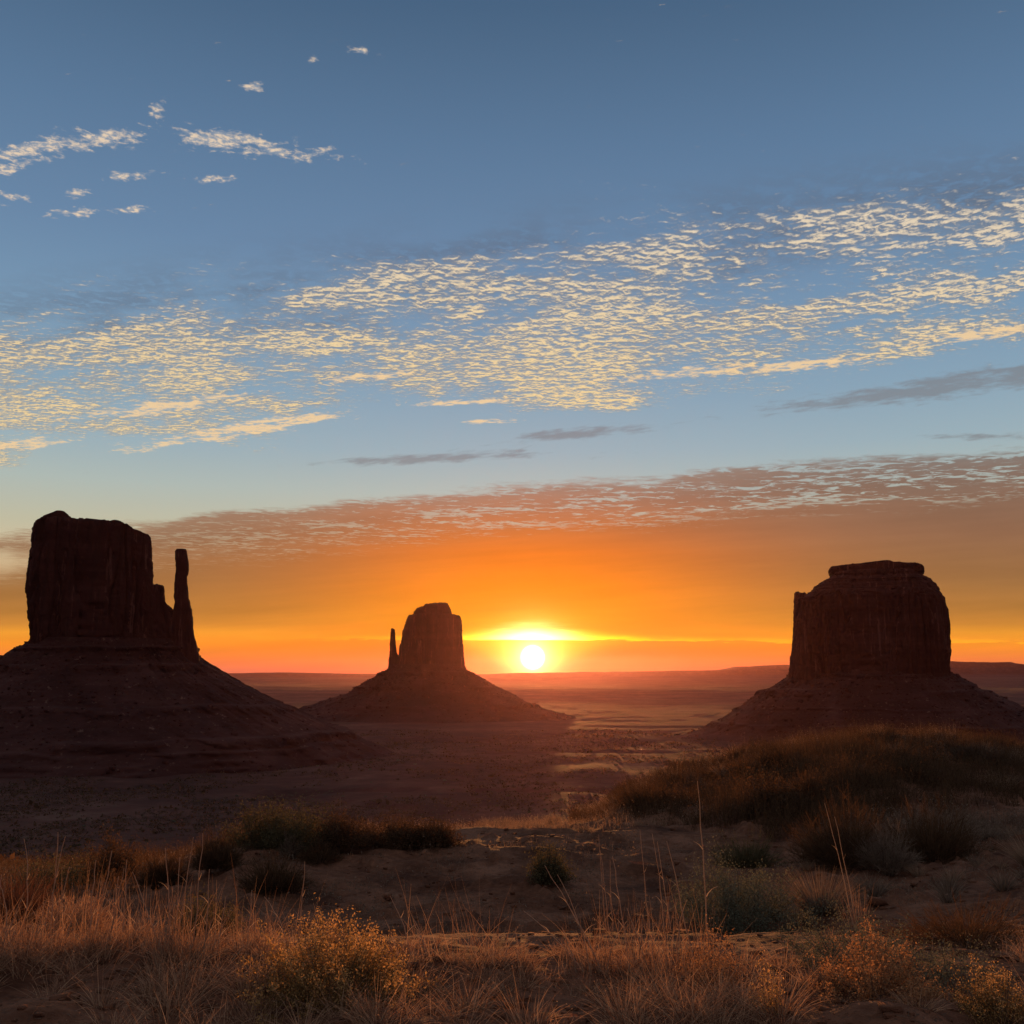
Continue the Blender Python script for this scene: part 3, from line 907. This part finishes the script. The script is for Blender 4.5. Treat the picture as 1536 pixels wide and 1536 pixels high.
def leafy(name, seed, w, h, nst, nlf, ls, leaf_mat, stem_mat=None, spire=0.35, up=0.6, wd=0.005, jitter=0.018, tip_mat=None):
    """a bush of upright leafy twigs: stems and leaves are parts"""
    g = rng(seed); t = empty(name)
    V, Q, C_ = fan_stems(g, nst, w, h, wd, 5)
    np_mesh('stems', V, Q, stem_mat or M_TWIG, t)
    # short side twigs carrying the leaves
    cs, ss, ts = [], [], []
    nt_ = C_.shape[1] - 1
    for i in range(nst):
        k = nlf
        tt = g.uniform(0.25, 1.02, k) ** 0.8
        f = np.clip(tt, 0, 0.999) * nt_; a = f.astype(int); fr = (f - a)[:, None]
        p = C_[i, a] * (1 - fr) + C_[i, np.minimum(a + 1, nt_)] * fr
        wob_ = jitter * (1.25 - tt * (1 - spire))[:, None] * g.normal(size=(k, 3)) * 1.3
        cs.append(p + wob_); ss.append(ls * g.uniform(0.6, 1.3, k)); ts.append(tt)
    cs, ss, ts = np.concatenate(cs), np.concatenate(ss), np.concatenate(ts)
    for nm, mt, kp in (('leaves', leaf_mat, ts < 0.80), ('backlit_tips', tip_mat, ts >= 0.80)) if tip_mat else (('leaves', leaf_mat, ts > -1),):  # golden tips over olive leaves: backlight and inner shade painted as leaf colour
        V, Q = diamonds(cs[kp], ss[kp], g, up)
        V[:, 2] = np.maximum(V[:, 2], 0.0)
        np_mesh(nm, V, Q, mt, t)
    return t


def wiry(name, seed, w, h, n, mat, wd=0.003, twigs=5):
    """a rounded bush of bare fine stems, one mesh"""
    g = rng(seed)
    V, Q, C_ = fan_stems(g, n, w, h, wd, 4)
    k = n * twigs; i = g.integers(0, n, k); a = g.integers(1, 4, k)
    P = C_[i, a]; D = unit(unit(P - np.array([0, 0, -0.1 * h])) + g.normal(size=(k, 3)) * 0.55 + np.array([0, 0, 0.3]))
    r2 = ribbons(P, D, h * g.uniform(0.12, 0.34, k), np.full(k, wd * 0.8), g.normal(size=(k, 3)) * 0.15, 2, g, 0.6)
    V, Q = join((V, Q), r2[:2])
    V[:, 2] = np.maximum(V[:, 2], -0.01)
    return np_mesh(name, V, Q, mat)


def tuft(name, seed, r, h, n, mat, wd=0.004, droop=0.35):
    g = rng(seed); az = g.uniform(0, 2 * np.pi, n)
    rad = np.stack([np.cos(az), np.sin(az), 0 * az], 1); q = np.sqrt(g.uniform(0, 1, n))
    P = rad * (q * r * 0.4)[:, None]
    D = unit(rad * (q * 0.65)[:, None] + g.normal(size=(n, 3)) * 0.13 + np.array([0, 0, 1]))
    B = rad * (droop * q)[:, None] - np.array([0, 0, 1]) * (droop * 0.6 * q)[:, None]
    V, Q, _ = ribbons(P, D, h * g.uniform(0.45, 1.05, n), np.full(n, wd), B, 3, g)
    return np_mesh(name, V, Q, mat)


def put(o, p, rz=0.0, s=1.0, sz=None):
    o.location = (p[0], p[1], p[2] - 0.01); o.rotation_euler = (0, 0, rz); o.scale = (s, s, sz or s)
    return o


def dup(o):
    c = o.copy(); COL.objects.link(c)
    for k in ('label', 'category', 'group'):
        if k in c: del c[k]
    for ch in [q for q in bpy.data.objects if q.parent == o]:
        d = ch.copy(); COL.objects.link(d); d.parent = c
    return c


def bush(kind, label, px, py, wpx, hpx, mat, seed, n=110, nlf=90, ls=0.0022, spire=0.5, cat='bush', tip=None):
    """a bush standing on the ground where its foot shows, at its real size"""
    p = ground_hit(px, py); k = p[1] / F * 1.03; w, h = wpx * k, hpx * k
    if kind == 'leafy':
        o = leafy('bush', seed, w, h, n, nlf, ls * p[1], mat, spire=spire, jitter=0.010 + 0.0021 * p[1], wd=0.0006 * p[1] + 0.001, tip_mat=tip)
    elif kind == 'wiry':
        o = wiry('bush', seed, w, h, n * 4, mat, 0.0005 * p[1] + 0.0005, 6)
    else:
        o = tuft('grass_tuft', seed, w * 0.55, h, n * 6, mat, 0.0006 * p[1], 0.25)
    return tag(put(o, p), label, cat)


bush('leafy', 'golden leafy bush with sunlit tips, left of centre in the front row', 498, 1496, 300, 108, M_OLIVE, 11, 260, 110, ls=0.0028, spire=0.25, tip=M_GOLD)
bush('leafy', 'rust-orange leafy bush in front of a taller grey-green one, right foreground', 1310, 1492, 250, 82, M_RUST, 12, 150, 90, ls=0.0028, spire=0.2)
bush('leafy', 'grey-green bush with upright pale spikes behind the rust-orange bush', 1290, 1452, 240, 92, M_SAGE, 13, 130, 90, spire=0.2)
bush('leafy', 'small rusty bush at the foot of the tallest grass stalk', 1068, 1478, 120, 80, M_RUST, 14, 60, 75)
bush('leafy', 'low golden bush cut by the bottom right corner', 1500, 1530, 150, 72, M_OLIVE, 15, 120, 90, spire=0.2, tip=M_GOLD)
bush('leafy', 'slim yellow seed-spiked weed standing alone left of the bare sand patch', 1150, 1520, 50, 100, M_GOLD, 16, 16, 80, spire=0.2, cat='weed')
bush('leafy', 'sparse grey-green bush behind the golden corner bush', 1440, 1480, 180, 62, M_SAGE, 17, 80, 60)
bush('wiry', 'wide dark twiggy bush on the right slope below the bare sand', 1450, 1412, 230, 56, M_DARKB, 18)
bush('leafy', 'big rounded grey-green bush beside the hollow, right of the tallest stalk', 1112, 1388, 215, 102, M_SAGE, 21, 190, 130, spire=0.8)
bush('tuft', 'grey straggly grass tuft leaning against the big rounded bush', 1232, 1366, 110, 62, M_STRAWG, 22, 120, cat='grass tuft')
bush('wiry', 'left bush of the dark twiggy pair on the mound below the ridge', 1270, 1298, 190, 88, M_DARKB, 30, 170)
bush('wiry', 'right bush of the dark twiggy pair on the mound below the ridge', 1400, 1286, 180, 76, M_DARKB, 31, 160)
bush('wiry', 'greyish wiry bush in front of the dark pair on the mound', 1330, 1300, 100, 56, M_STRAWG, 32, 90)
bush('leafy', 'round dull green bush alone on the bare sand bank at the centre', 823, 1322, 66, 50, M_GREEN, 41, 90, 80, spire=0.9)
bush('wiry', 'low green bush on the sand slope behind the big rounded bush', 1120, 1296, 100, 40, M_GREEN, 42)
bush('leafy', 'tall dark round bush standing clear of the slope at the left', 170, 1318, 74, 62, M_DARKB, 43, 110, 80, spire=0.9)
bush('wiry', 'dark wiry bush just right of the tall dark round one', 245, 1326, 72, 44, M_DARKB, 44)
bush('leafy', 'pale green bush behind the tall stalks at the left', 310, 1402, 120, 54, M_GREEN, 45, 130, 80, spire=0.8)
bush('wiry', 'light brown rounded bush behind the left grass stalks', 110, 1398, 110, 58, M_STRAW, 46)
bush('wiry', 'reddish twiggy bush cut by the left edge', 18, 1382, 130, 66, M_REDB, 47, 130)
bush('leafy', 'olive bush between the reddish bush and the tall dark one', 80, 1336, 120, 48, M_GREEN, 48, 120, 70, spire=0.8)
bush('wiry', 'low spreading dark bush on the sand left of the hollow', 410, 1334, 110, 48, M_DARKB, 49, 140)
bush('wiry', 'brown bush at the left end of the crest thicket', 326, 1300, 80, 50, M_DARKB, 50)
bush('leafy', 'sunlit leafy bush at the left of the crest thicket', 392, 1268, 90, 56, M_GREEN, 60, 120, 80, spire=0.8)
bush('leafy', 'tallest green bush of the crest thicket', 446, 1270, 110, 62, M_GREEN, 61, 140, 80, spire=0.8)
bush('leafy', 'dense green bush in the middle of the crest thicket', 512, 1268, 100, 48, M_DARKB, 62, 120, 80, spire=0.8)
bush('leafy', 'brown bush right of the crest thicket, beside pale tufts', 590, 1266, 100, 40, M_DARKB, 63, 120, 80, spire=0.8)
bush('leafy', 'last brown bush at the right end of the crest thicket', 648, 1266, 90, 34, M_DARKB, 64, 110, 80, spire=0.8)
bush('wiry', 'small bush in front of the crest thicket', 480, 1290, 80, 28, M_DARKB, 65, 80)
bush('wiry', 'grey bare-branched bush below the crest thicket', 436, 1284, 44, 34, M_STRAWG, 66, 40)

# --- pale tufts along the crest of the bank and down into the saddle
protos = [tuft('grass_tuft', 70 + i, 0.22, 0.36, 150, m_, 0.011, 0.3) for i, m_ in enumerate((M_PALE, M_PALE, M_STRAWG))]
g = rng(5)
for i in range(44):
    o = protos[i] if i < 3 else dup(protos[i % 3])
    px_ = g.uniform(560, 1010); d_ = g.uniform(16.5, 30) if px_ < 860 else g.uniform(18, 32)
    put(o, on_ground(px_, d_), g.uniform(0, 6), g.uniform(0.55, 1.15))
    tag(o, 'pale dry grass tuft on the low crest at the centre', 'grass tuft', 'pale grass tufts on the central crest')
# --- tufts on the bare sand slope at the right and on the bank
for i in range(26):
    o = dup(protos[2 if i % 3 else 0])
    px_, d_ = (g.uniform(1400, 1560), g.uniform(10.5, 17)) if i < 14 else (g.uniform(1180, 1420), g.uniform(11, 14))
    put(o, on_ground(px_, d_), g.uniform(0, 6), g.uniform(0.4, 0.85))
    tag(o, 'small grey grass tuft on the bare sand slope at the right', 'grass tuft', 'grey grass tufts on the right sand slope')
tag(put(tuft('grass_tuft', 78, 0.35, 0.5, 420, M_PALE, 0.008, 0.3), on_ground(1530, 13.0)), 'largest pale grass tuft on the right sand slope, cut by the edge', 'grass tuft')
tag(put(tuft('grass_tuft', 79, 0.3, 0.6, 260, M_PALE, 0.014, 0.3), on_ground(1512, 25.5)), 'pale feathery grass tuft at the right end of the brushy ridge', 'grass tuft')
tag(put(tuft('grass_tuft', 80, 0.3, 0.5, 260, M_PALE, 0.012, 0.3), on_ground(1490, 21.0)), 'pale grass tuft low on the right face of the brushy ridge', 'grass tuft')

# --- tall stalks of grass, in clumps: (foot, tip, bend)
def stalk_mesh(name, foot, tip, dist, bend, wd, parent, org):
    a = on_ground(foot[0], dist); b = at(tip[0], tip[1], dist + 0.05)
    n = 9; t = np.linspace(0, 1, n)[:, None]
    mid = np.array([bend, 0, 0]) * np.linalg.norm(b - a)
    C_ = a + (b - a) * t + mid * 4 * (t * (1 - t)) - org
    gg = rng(int(foot[0] * 7 + tip[1])); C_[1:-1] += gg.normal(size=(n - 2, 3)) * 0.003
    r = wd * (1 - 0.6 * t[:, 0])
    th_ = np.array([0, 2.1, 4.2])
    V = np.stack([C_[:, None, 0] + r[:, None] * np.cos(th_), C_[:, None, 1] + r[:, None] * np.sin(th_), np.repeat(C_[:, 2:3], 3, 1)], -1)
    # a dry leaf sheathing the stalk part way up
    P = C_[[3, 5]]; D = unit(np.array([[gg.choice([-1, 1]) * 0.6, 0.2, 1.0], [gg.choice([-1, 1]) * 0.5, -0.2, 1.0]]))
    lf = ribbons(P, D, np.array([0.13, 0.09]), np.array([0.005, 0.004]), np.array([[0.1, 0, -0.4], [-0.2, 0, -0.3]]), 4, gg)
    V, Q = join((V.reshape(-1, 3), grid_quads(n, 3, True)), lf[:2])
    np_mesh(name, V, Q, M_STALK, parent)


CL = [
    ('tall grass clump at the far left edge with short leaning stalks', 6.3, [((20, 0), (2, 1312), 0), ((34, 0), (-2, 1322), 0.10), ((30, 0), (36, 1338), 0), ((10, 0), (0, 1345), 0.03), ((26, 0), (22, 1362), -0.03)]),
    ('tall grass clump of three crossing stalks near the left edge', 6.4, [((54, 0), (36, 1258), 0.07), ((88, 0), (98, 1254), 0), ((101, 0), (87, 1248), 0), ((98, 0), (104, 1300), 0.02), ((76, 0), (70, 1350), 0)]),
    ('pair of tall stalks with a thin bent one, left foreground', 6.4, [((160, 0), (144, 1290), -0.01), ((162, 0), (168, 1276), 0.01), ((150, 0), (146, 1342), 0.02), ((120, 0), (116, 1350), 0)]),
    ('tall grass clump with two straight stalks, left of the leaning stalk', 6.4, [((188, 0), (178, 1314), 0), ((205, 0), (190, 1290), 0.01), ((186, 0), (186, 1302), 0), ((216, 0), (212, 1360), 0), ((236, 0), (238, 1350), 0)]),
    ('tall grass clump with one long stalk leaning left', 6.3, [((268, 0), (199, 1308), 0.01), ((276, 0), (248, 1272), 0.02), ((264, 0), (259, 1330), 0.02), ((280, 0), (262, 1342), 0)]),
    ('tallest dense clump of stalks in the left foreground', 6.3, [((283, 0), (290, 1256), 0.0), ((283, 0), (270, 1286), 0), ((306, 0), (304, 1250), 0.01), ((306, 0), (287, 1324), 0), ((325, 0), (314, 1304), 0.01), ((318, 0), (333, 1332), 0.0), ((330, 0), (346, 1362), 0), ((340, 0), (338, 1345), 0.03)]),
    ('two lone curved stalks left of the golden bush', 6.5, [((446, 0), (396, 1345), 0.09), ((457, 0), (457, 1292), 0.01), ((385, 0), (378, 1335), 0.01)]),
    ('thin drooping stalks behind the golden bush', 6.5, [((622, 0), (585, 1344), 0.05), ((646, 0), (620, 1378), 0.04), ((690, 0), (727, 1400), 0), ((650, 0), (628, 1400), 0.03), ((745, 0), (741, 1420), 0)]),
    ('grass clump with two crossing slanted stalks, centre right', 6.2, [((898, 0), (817, 1298), 0.02), ((880, 0), (836, 1312), 0.06), ((870, 0), (785, 1366), 0.05), ((860, 0), (842, 1390), 0.03), ((850, 0), (848, 1415), 0.0)]),
    ('grass clump with one straight stalk and bent blades, centre right', 6.2, [((937, 0), (918, 1284), 0.01), ((966, 0), (940, 1362), 0.0), ((948, 0), (964, 1372), 0), ((975, 0), (980, 1390), -0.06), ((905, 0), (940, 1382), -0.1)]),
    ('grass clump below the tallest stalk with two leaning stalks', 6.1, [((1030, 0), (1000, 1262), 0.01), ((1016, 0), (1014, 1348), -0.03), ((990, 0), (995, 1378), 0.01), ((1008, 0), (1030, 1350), -0.08)]),
    ('tallest single stalk of the foreground, rising above the bank', 6.1, [((1051, 0), (1046, 1172), 0.005)]),
    ('fine grey stalks standing thinly on the bank left of the tallest stalk', 9.0, [((905, 0), (898, 1252), 0), ((910, 0), (900, 1275), 0.01), ((914, 0), (915, 1290), 0), ((968, 0), (960, 1245), 0.0), ((988, 0), (978, 1250), 0.02), ((1000, 0), (986, 1262), 0)]),
    ('pair of thin dark stalks above the big rounded bush', 9.4, [((1262, 0), (1237, 1205), 0.01), ((1266, 0), (1252, 1225), 0.01)]),
]
for i, (lab, dist, sts) in enumerate(CL):
    org = on_ground(sum(s[0][0] for s in sts) / len(sts), dist)
    t = empty('tall_grass', org)
    for s_ in sts:
        stalk_mesh('stalk', s_[0], s_[1], dist, s_[2], 0.0058 if dist < 8 else 0.0062, t, org)
    gg = rng(300 + i); n = 90 if len(sts) > 1 else 30
    px0, px1 = min(s[0][0] for s in sts) - 14, max(s[0][0] for s in sts) + 14
    xs_ = gg.uniform(px0, px1, n); P = np.array([on_ground(q, dist + gg.uniform(-0.1, 0.1)) for q in xs_]) - org
    D = unit(gg.normal(size=(n, 3)) * 0.22 + np.array([0, 0, 1]))
    V, Q, _ = ribbons(P, D, gg.uniform(0.15, 0.5, n), np.full(n, 0.0035), gg.normal(size=(n, 3)) * 0.12 - np.array([0, 0, 0.05]), 4, gg)
    np_mesh('blades', V, Q, M_STRAW, t)
    tag(t, lab, 'grass clump')

# --- low dry grass over the front of the rim
def density(px, d):
    """how thickly the dry grass stands, by direction and distance"""
    q = 0.25 + 0 * px
    def bl(cx, cd, rx, rd, a): return a * np.exp(-((px - cx) / rx) ** 2 - ((d - cd) / rd) ** 2)
    q = q + bl(250, 6.2, 170, 0.5, 1.3) + bl(60, 6.4, 70, 0.35, 0.8) + bl(720, 5.9, 170, 0.8, 0.9) + bl(560, 5.3, 90, 0.5, 0.6)
    q = q + bl(1010, 5.6, 130, 0.9, 1.2) + bl(1150, 5.6, 60, 0.6, 0.6) + bl(860, 5.1, 140, 0.3, 0.8) + bl(330, 5.2, 60, 0.5, 0.4)
    q = q - bl(1310, 5.2, 130, 0.4, 0.8) - bl(60, 5.3, 130, 0.6, 0.6) - bl(610, 5.2, 40, 0.2, 0.5)
    q = q * (0.35 + 1.3 * sm(vn(px / 45.0, d / 0.25, 0, 66), 0.35, 0.65))
    return np.clip(q, 0.02, 1.6) / 1.6


g = rng(77); Ps, Ls, Ds, Bs = [], [], [], []
cnt = 0
while cnt < 300:
    px_ = g.uniform(-160, 1700); d_ = g.uniform(4.5, 6.95)
    if g.uniform() > density(px_, d_): continue
    c0 = on_ground(px_, d_); n = int(g.uniform(30, 110)); r0 = g.uniform(0.03, 0.13)
    az = g.uniform(0, 2 * np.pi, n); q = np.sqrt(g.uniform(0, 1, n)); rad = np.stack([np.cos(az), np.sin(az), 0 * az], 1)
    P = c0 + rad * (q * r0)[:, None]; P[:, 2] = ground_z(P[:, 0], P[:, 1]) - 0.01
    tall = g.uniform(0.08, 0.24) * (1.15 if px_ < 420 else 1.0)
    Ps.append(P); Ls.append(tall * g.uniform(0.4, 1.15, n))
    Ds.append(unit(rad * (q * 0.8)[:, None] + g.normal(size=(n, 3)) * 0.28 + np.array([0.05, 0, 1])))
    Bs.append(rad * (0.3 * q)[:, None] - np.array([0, 0, 0.25]) * q[:, None] + g.normal(size=(n, 3)) * 0.12); cnt += 1
P = np.concatenate(Ps); L_ = np.concatenate(Ls)
V, Q, C_ = ribbons(P, np.concatenate(Ds), L_, np.full(len(P), 0.0042), np.concatenate(Bs), 4, g)
tips = C_[::3, -1]; dv_, dq_ = diamonds(tips, g.uniform(0.006, 0.012, len(tips)), g, 0.8)
V, Q = join((V, Q), (dv_, dq_))
tag(np_mesh('dry_grass', V, Q, M_STRAW), kind='stuff')

# --- litter of dead stems on the sand
n = 5200; pxs = g.uniform(-150, 1700, n); dd_ = np.exp(g.uniform(math.log(4.6), math.log(17), n))
xs_ = (pxs - 768) / F * dd_ * 1.03; zs_ = ground_z(xs_, dd_)
P = np.stack([xs_, dd_, zs_ + 0.006], 1); D = unit(np.stack([g.normal(size=n), g.normal(size=n) * 0.6, g.uniform(0.0, 0.25, n)], 1))
V, Q, _ = ribbons(P, D, g.uniform(0.03, 0.16, n), np.full(n, 0.004), g.normal(size=(n, 3)) * 0.1 - np.array([0, 0, 0.1]), 2, g)
tag(np_mesh('plant_litter', V, Q, M_STRAWG), kind='stuff')

# --- dark fallen brushwood lying in the hollow
n = 5200; pxs = g.uniform(420, 1620, n); dd_ = g.normal(8.7, 0.75, n)
cl = fbm(pxs / 60, dd_ * 1.6, seed=97, oct=2); keep = (cl > -0.1) & (dd_ > 7.3) & ((pxs < 1010) | (pxs > 1400)); pxs, dd_ = pxs[keep], dd_[keep]; n = len(pxs)
xs_ = (pxs - 768) / F * dd_ * 1.03; P = np.stack([xs_, dd_, ground_z(xs_, dd_)], 1)
D = unit(np.stack([g.normal(size=n), g.normal(size=n) * 0.6, np.abs(g.normal(size=n)) * 0.6], 1))
V, Q, _ = ribbons(P, D, g.uniform(0.06, 0.24, n), np.full(n, 0.006), g.normal(size=(n, 3)) * 0.25, 3, g)
tag(np_mesh('brushwood', V, Q, M_TWIG), kind='stuff')

def brush(name, px0, px1, d0, d1, n, edge, hgt, mat, cut, seed, cell=(0.55, 0.8), leaf=0.8, w=(0.006, 0.012)):
    """low brush standing where edge(px) says it starts, in uneven clumps"""
    g = rng(seed); pxs = g.uniform(px0, px1, n); dd_ = g.uniform(d0, d1, n)
    xs_ = (pxs - 768) / F * dd_ * 1.03; cl = fbm(xs_ / cell[0], dd_ / cell[1], seed=seed + 1, oct=2)
    keep = (dd_ > edge(pxs) + cl * 1.6) & (cl > cut)
    xs_, dd_, cl, pxs = xs_[keep], dd_[keep], cl[keep], pxs[keep]; n = len(xs_)
    P = np.stack([xs_, dd_, ground_z(xs_, dd_) - 0.01], 1)
    L_ = g.uniform(0.4, 1.0, n) * (0.85 + (cl - max(cut, -0.4)) * 0.9) * hgt(pxs)
    D = unit(g.normal(size=(n, 3)) * 0.32 + np.array([0, 0, 1]))
    V, Q, C_ = ribbons(P, D, L_, g.uniform(w[0], w[1], n), g.normal(size=(n, 3)) * 0.14, 3, g)
    sel = g.uniform(size=n) < leaf
    lv = C_[sel][:, 1:, :].reshape(-1, 3); lv = lv + g.normal(size=lv.shape) * 0.03
    dv_, dq_ = diamonds(lv, g.uniform(0.02, 0.045, len(lv)), g, 0.8)
    V, Q = join((V, Q), (dv_, dq_))
    return tag(np_mesh(name, V, Q, mat), kind='stuff')


# --- thick brush over the ridge at the right
brush('ridge_brush', 850, 1720, 16.0, 34.5, 78000, lambda p: np.interp(p, [850, 900, 950, 1050, 1150, 1250, 1350, 1450, 1536, 1720], [26, 22.5, 19.5, 17.2, 16.8, 16.9, 17.6, 18.6, 21, 22]),
      lambda p: np.interp(p, [850, 1000, 1200, 1720], [0.34, 0.42, 0.48, 0.42]), M_DARKB, -0.34, 91)
# --- low mixed brush over the slope at the left and round the crest
brush('slope_brush', -120, 620, 10.5, 44, 30000, lambda p: np.interp(p, [-120, 100, 250, 330, 620], [10.5, 11.5, 12.5, 15.5, 16.0]), lambda p: 0.40 + 0 * p, M_DARKB, 0.02, 191, (0.9, 1.6))
brush('slope_brush', -120, 700, 12, 60, 16000, lambda p: np.interp(p, [-120, 250, 330, 700], [12.5, 14, 16.5, 16.5]), lambda p: 0.30 + 0 * p, M_STRAWG, 0.05, 291, (1.0, 2.0))
brush('crest_grass', 540, 1040, 16.2, 36, 15000, lambda p: np.interp(p, [540, 860, 1040], [16.6, 17.2, 18.0]), lambda p: 0.26 + 0 * p, M_PALE, 0.08, 391, (0.5, 0.9), 0.5)
brush('mound_brush', 1200, 1500, 14.3, 17.6, 9000, lambda p: 14.3 + ((p - 1345) / 110) ** 2 * 0.7, lambda p: 0.34 - np.abs(p - 1345) / 150 * 0.14, M_STRAWG, -0.15, 591, (0.5, 0.6), 0.4, (0.004, 0.008))
# --- sparse wisps on the sand bank and the right slope
brush('sparse_grass', 380, 1640, 9.5, 18, 16000, lambda p: 9.6 + 0 * p, lambda p: 0.13 + 0 * p, M_STRAWG, 0.20, 491, (0.8, 0.7), 0.3, (0.004, 0.007))
brush('ridge_grass', 870, 1400, 24.0, 33, 9000, lambda p: np.interp(p, [870, 1000, 1200, 1400], [25, 25.5, 27.5, 28]), lambda p: 0.50 + 0 * p, M_PALE, 0.05, 691, (0.5, 0.9), 0.6)
rb_ = [wiry('bush', 700, 1.3, 0.62, 420, M_DARKB, 0.012), wiry('bush', 701, 1.1, 0.55, 380, M_SCRUB, 0.012), leafy('bush', 702, 1.1, 0.6, 90, 60, 0.045, M_DARKB, wd=0.012, jitter=0.05)]
for i in range(54):
    o = rb_[i] if i < 3 else dup(rb_[i % 3])
    px_ = g.uniform(930, 1580); lo_ = float(np.interp(px_, [930, 1050, 1150, 1536], [20.5, 18, 17.5, 20.5]))
    put(o, on_ground(px_, g.uniform(lo_, 30)), g.uniform(0, 6), g.uniform(0.6, 1.15))
    tag(o, 'dark shrub standing in the thick brush of the right ridge', 'bush', 'shrubs on the brushy ridge')
# --- stones and clods on the sand
gg = rng(808); n = 5200; pxs = gg.uniform(-150, 1700, n); dd_ = np.exp(gg.uniform(math.log(4.7), math.log(19), n))
cl = fbm(pxs / 90, dd_ * 0.9, seed=811, oct=2); kp = cl > -0.15; pxs, dd_ = pxs[kp], dd_[kp]; n = len(pxs)
xs_ = (pxs - 768) / F * dd_ * 1.03; C0 = np.stack([xs_, dd_, ground_z(xs_, dd_)], 1)
s_ = np.minimum(np.exp(gg.normal(-4.6, 0.55, n)), 0.05)
cube = np.array([(i, j, k) for i in (-1, 1) for j in (-1, 1) for k in (-1, 1)], float)
fq = np.array([(0, 1, 3, 2), (4, 6, 7, 5), (0, 4, 5, 1), (2, 3, 7, 6), (0, 2, 6, 4), (1, 5, 7, 3)])
bv = cube[None] * (1 + 0.3 * gg.normal(size=(n, 8, 3))) * s_[:, None, None] * np.array([1.3, 1.0, 0.7]) + C0[:, None]
tag(np_mesh('pebbles', bv.reshape(-1, 3), (np.arange(n)[:, None, None] * 8 + fq[None]).reshape(-1, 4), M_SAND), kind='stuff')
# larger clumps that break the ridge line
cp = [tuft('grass_tuft', 120 + i, 0.35, 0.5, 260, m_, 0.013, 0.25) for i, m_ in enumerate((M_DARKB, M_DARKB, M_PALE))]
for i in range(80):
    o = cp[i] if i < 3 else dup(cp[i % 3])
    px_ = g.uniform(900, 1600); put(o, on_ground(px_, g.uniform(24, 33)), g.uniform(0, 6), g.uniform(0.6, 1.15))
    tag(o, 'tuft of taller dry grass in the thick brush of the right ridge', 'grass tuft', 'taller tufts in the ridge brush')

# --- scrub on the valley floor
def bush_mesh(seed, mat, n=150):
    gg = rng(seed); v = unit(gg.normal(size=(n, 3))) * (gg.uniform(0.3, 1, n) ** 0.5)[:, None]
    v[:, 2] = np.abs(v[:, 2]) * 0.85; v *= 0.5 + 0.18 * fbm(v[:, 0] * 2, v[:, 1] * 2, v[:, 2] * 2, seed=seed)[:, None]
    V, Q = diamonds(v, gg.uniform(0.16, 0.34, n), gg, 0.2, 0.7); V[:, 2] = np.maximum(V[:, 2], -0.02)
    return np_mesh('desert_bush', V, Q, mat)


vb_ = [bush_mesh(200, M_GREEN), bush_mesh(201, M_DARKB), bush_mesh(202, M_SAGE)]
for i in range(240):
    o = vb_[i] if i < 3 else dup(vb_[i % 3])
    d_ = math.exp(g.uniform(math.log(640), math.log(1500))) if i % 5 else g.uniform(45, 120); px_ = g.uniform(-60, 1150) if d_ > 350 else g.uniform(-60, 420)
    s_ = g.uniform(0.7, 1.5) * (0.6 + d_ / 420)
    put(o, on_ground(px_, d_), g.uniform(0, 6), s_, s_ * g.uniform(0.7, 1))
    tag(o, 'small bush scattered over the far valley floor', 'bush', 'small bushes scattered over the valley floor')
for nm, mt, n, lo_, hi_, smul in (('valley_scrub', M_SCRUB, 26000, 620, 2300, 1.0), ('valley_scrub', M_DARKB, 22000, 560, 2300, 1.25), ('valley_scrub', M_DARKB, 7000, 44, 150, 0.55)):
    dd_ = np.exp(g.uniform(math.log(lo_), math.log(hi_), n)); pxs = g.uniform(-150, 1350 if lo_ > 300 else 420, n)
    xs_ = (pxs - 768) / F * dd_ * 1.03
    cl = fbm(xs_ / 90, dd_ / 110, seed=95, oct=4); keep = cl > (-0.05 if smul != 1.25 else -0.2)
    xs_, dd_ = xs_[keep], dd_[keep]; n = len(xs_)
    sz_ = np.exp(g.normal(0, 0.4, n)) * smul * (0.8 + dd_ / 1400)
    C0 = np.stack([xs_, dd_, ground_z(xs_, dd_)], 1)
    k = 7; off = g.normal(size=(n, k, 3)) * np.array([0.45, 0.45, 0.3]); off[..., 2] = np.abs(off[..., 2])
    Cn = (C0[:, None] + off * sz_[:, None, None]).reshape(-1, 3)
    V, Q = diamonds(Cn, np.repeat(sz_, k) * g.uniform(0.4, 0.9, n * k), g, 0.6, 0.6)
    tag(np_mesh(nm, V, Q, mt), kind='stuff')
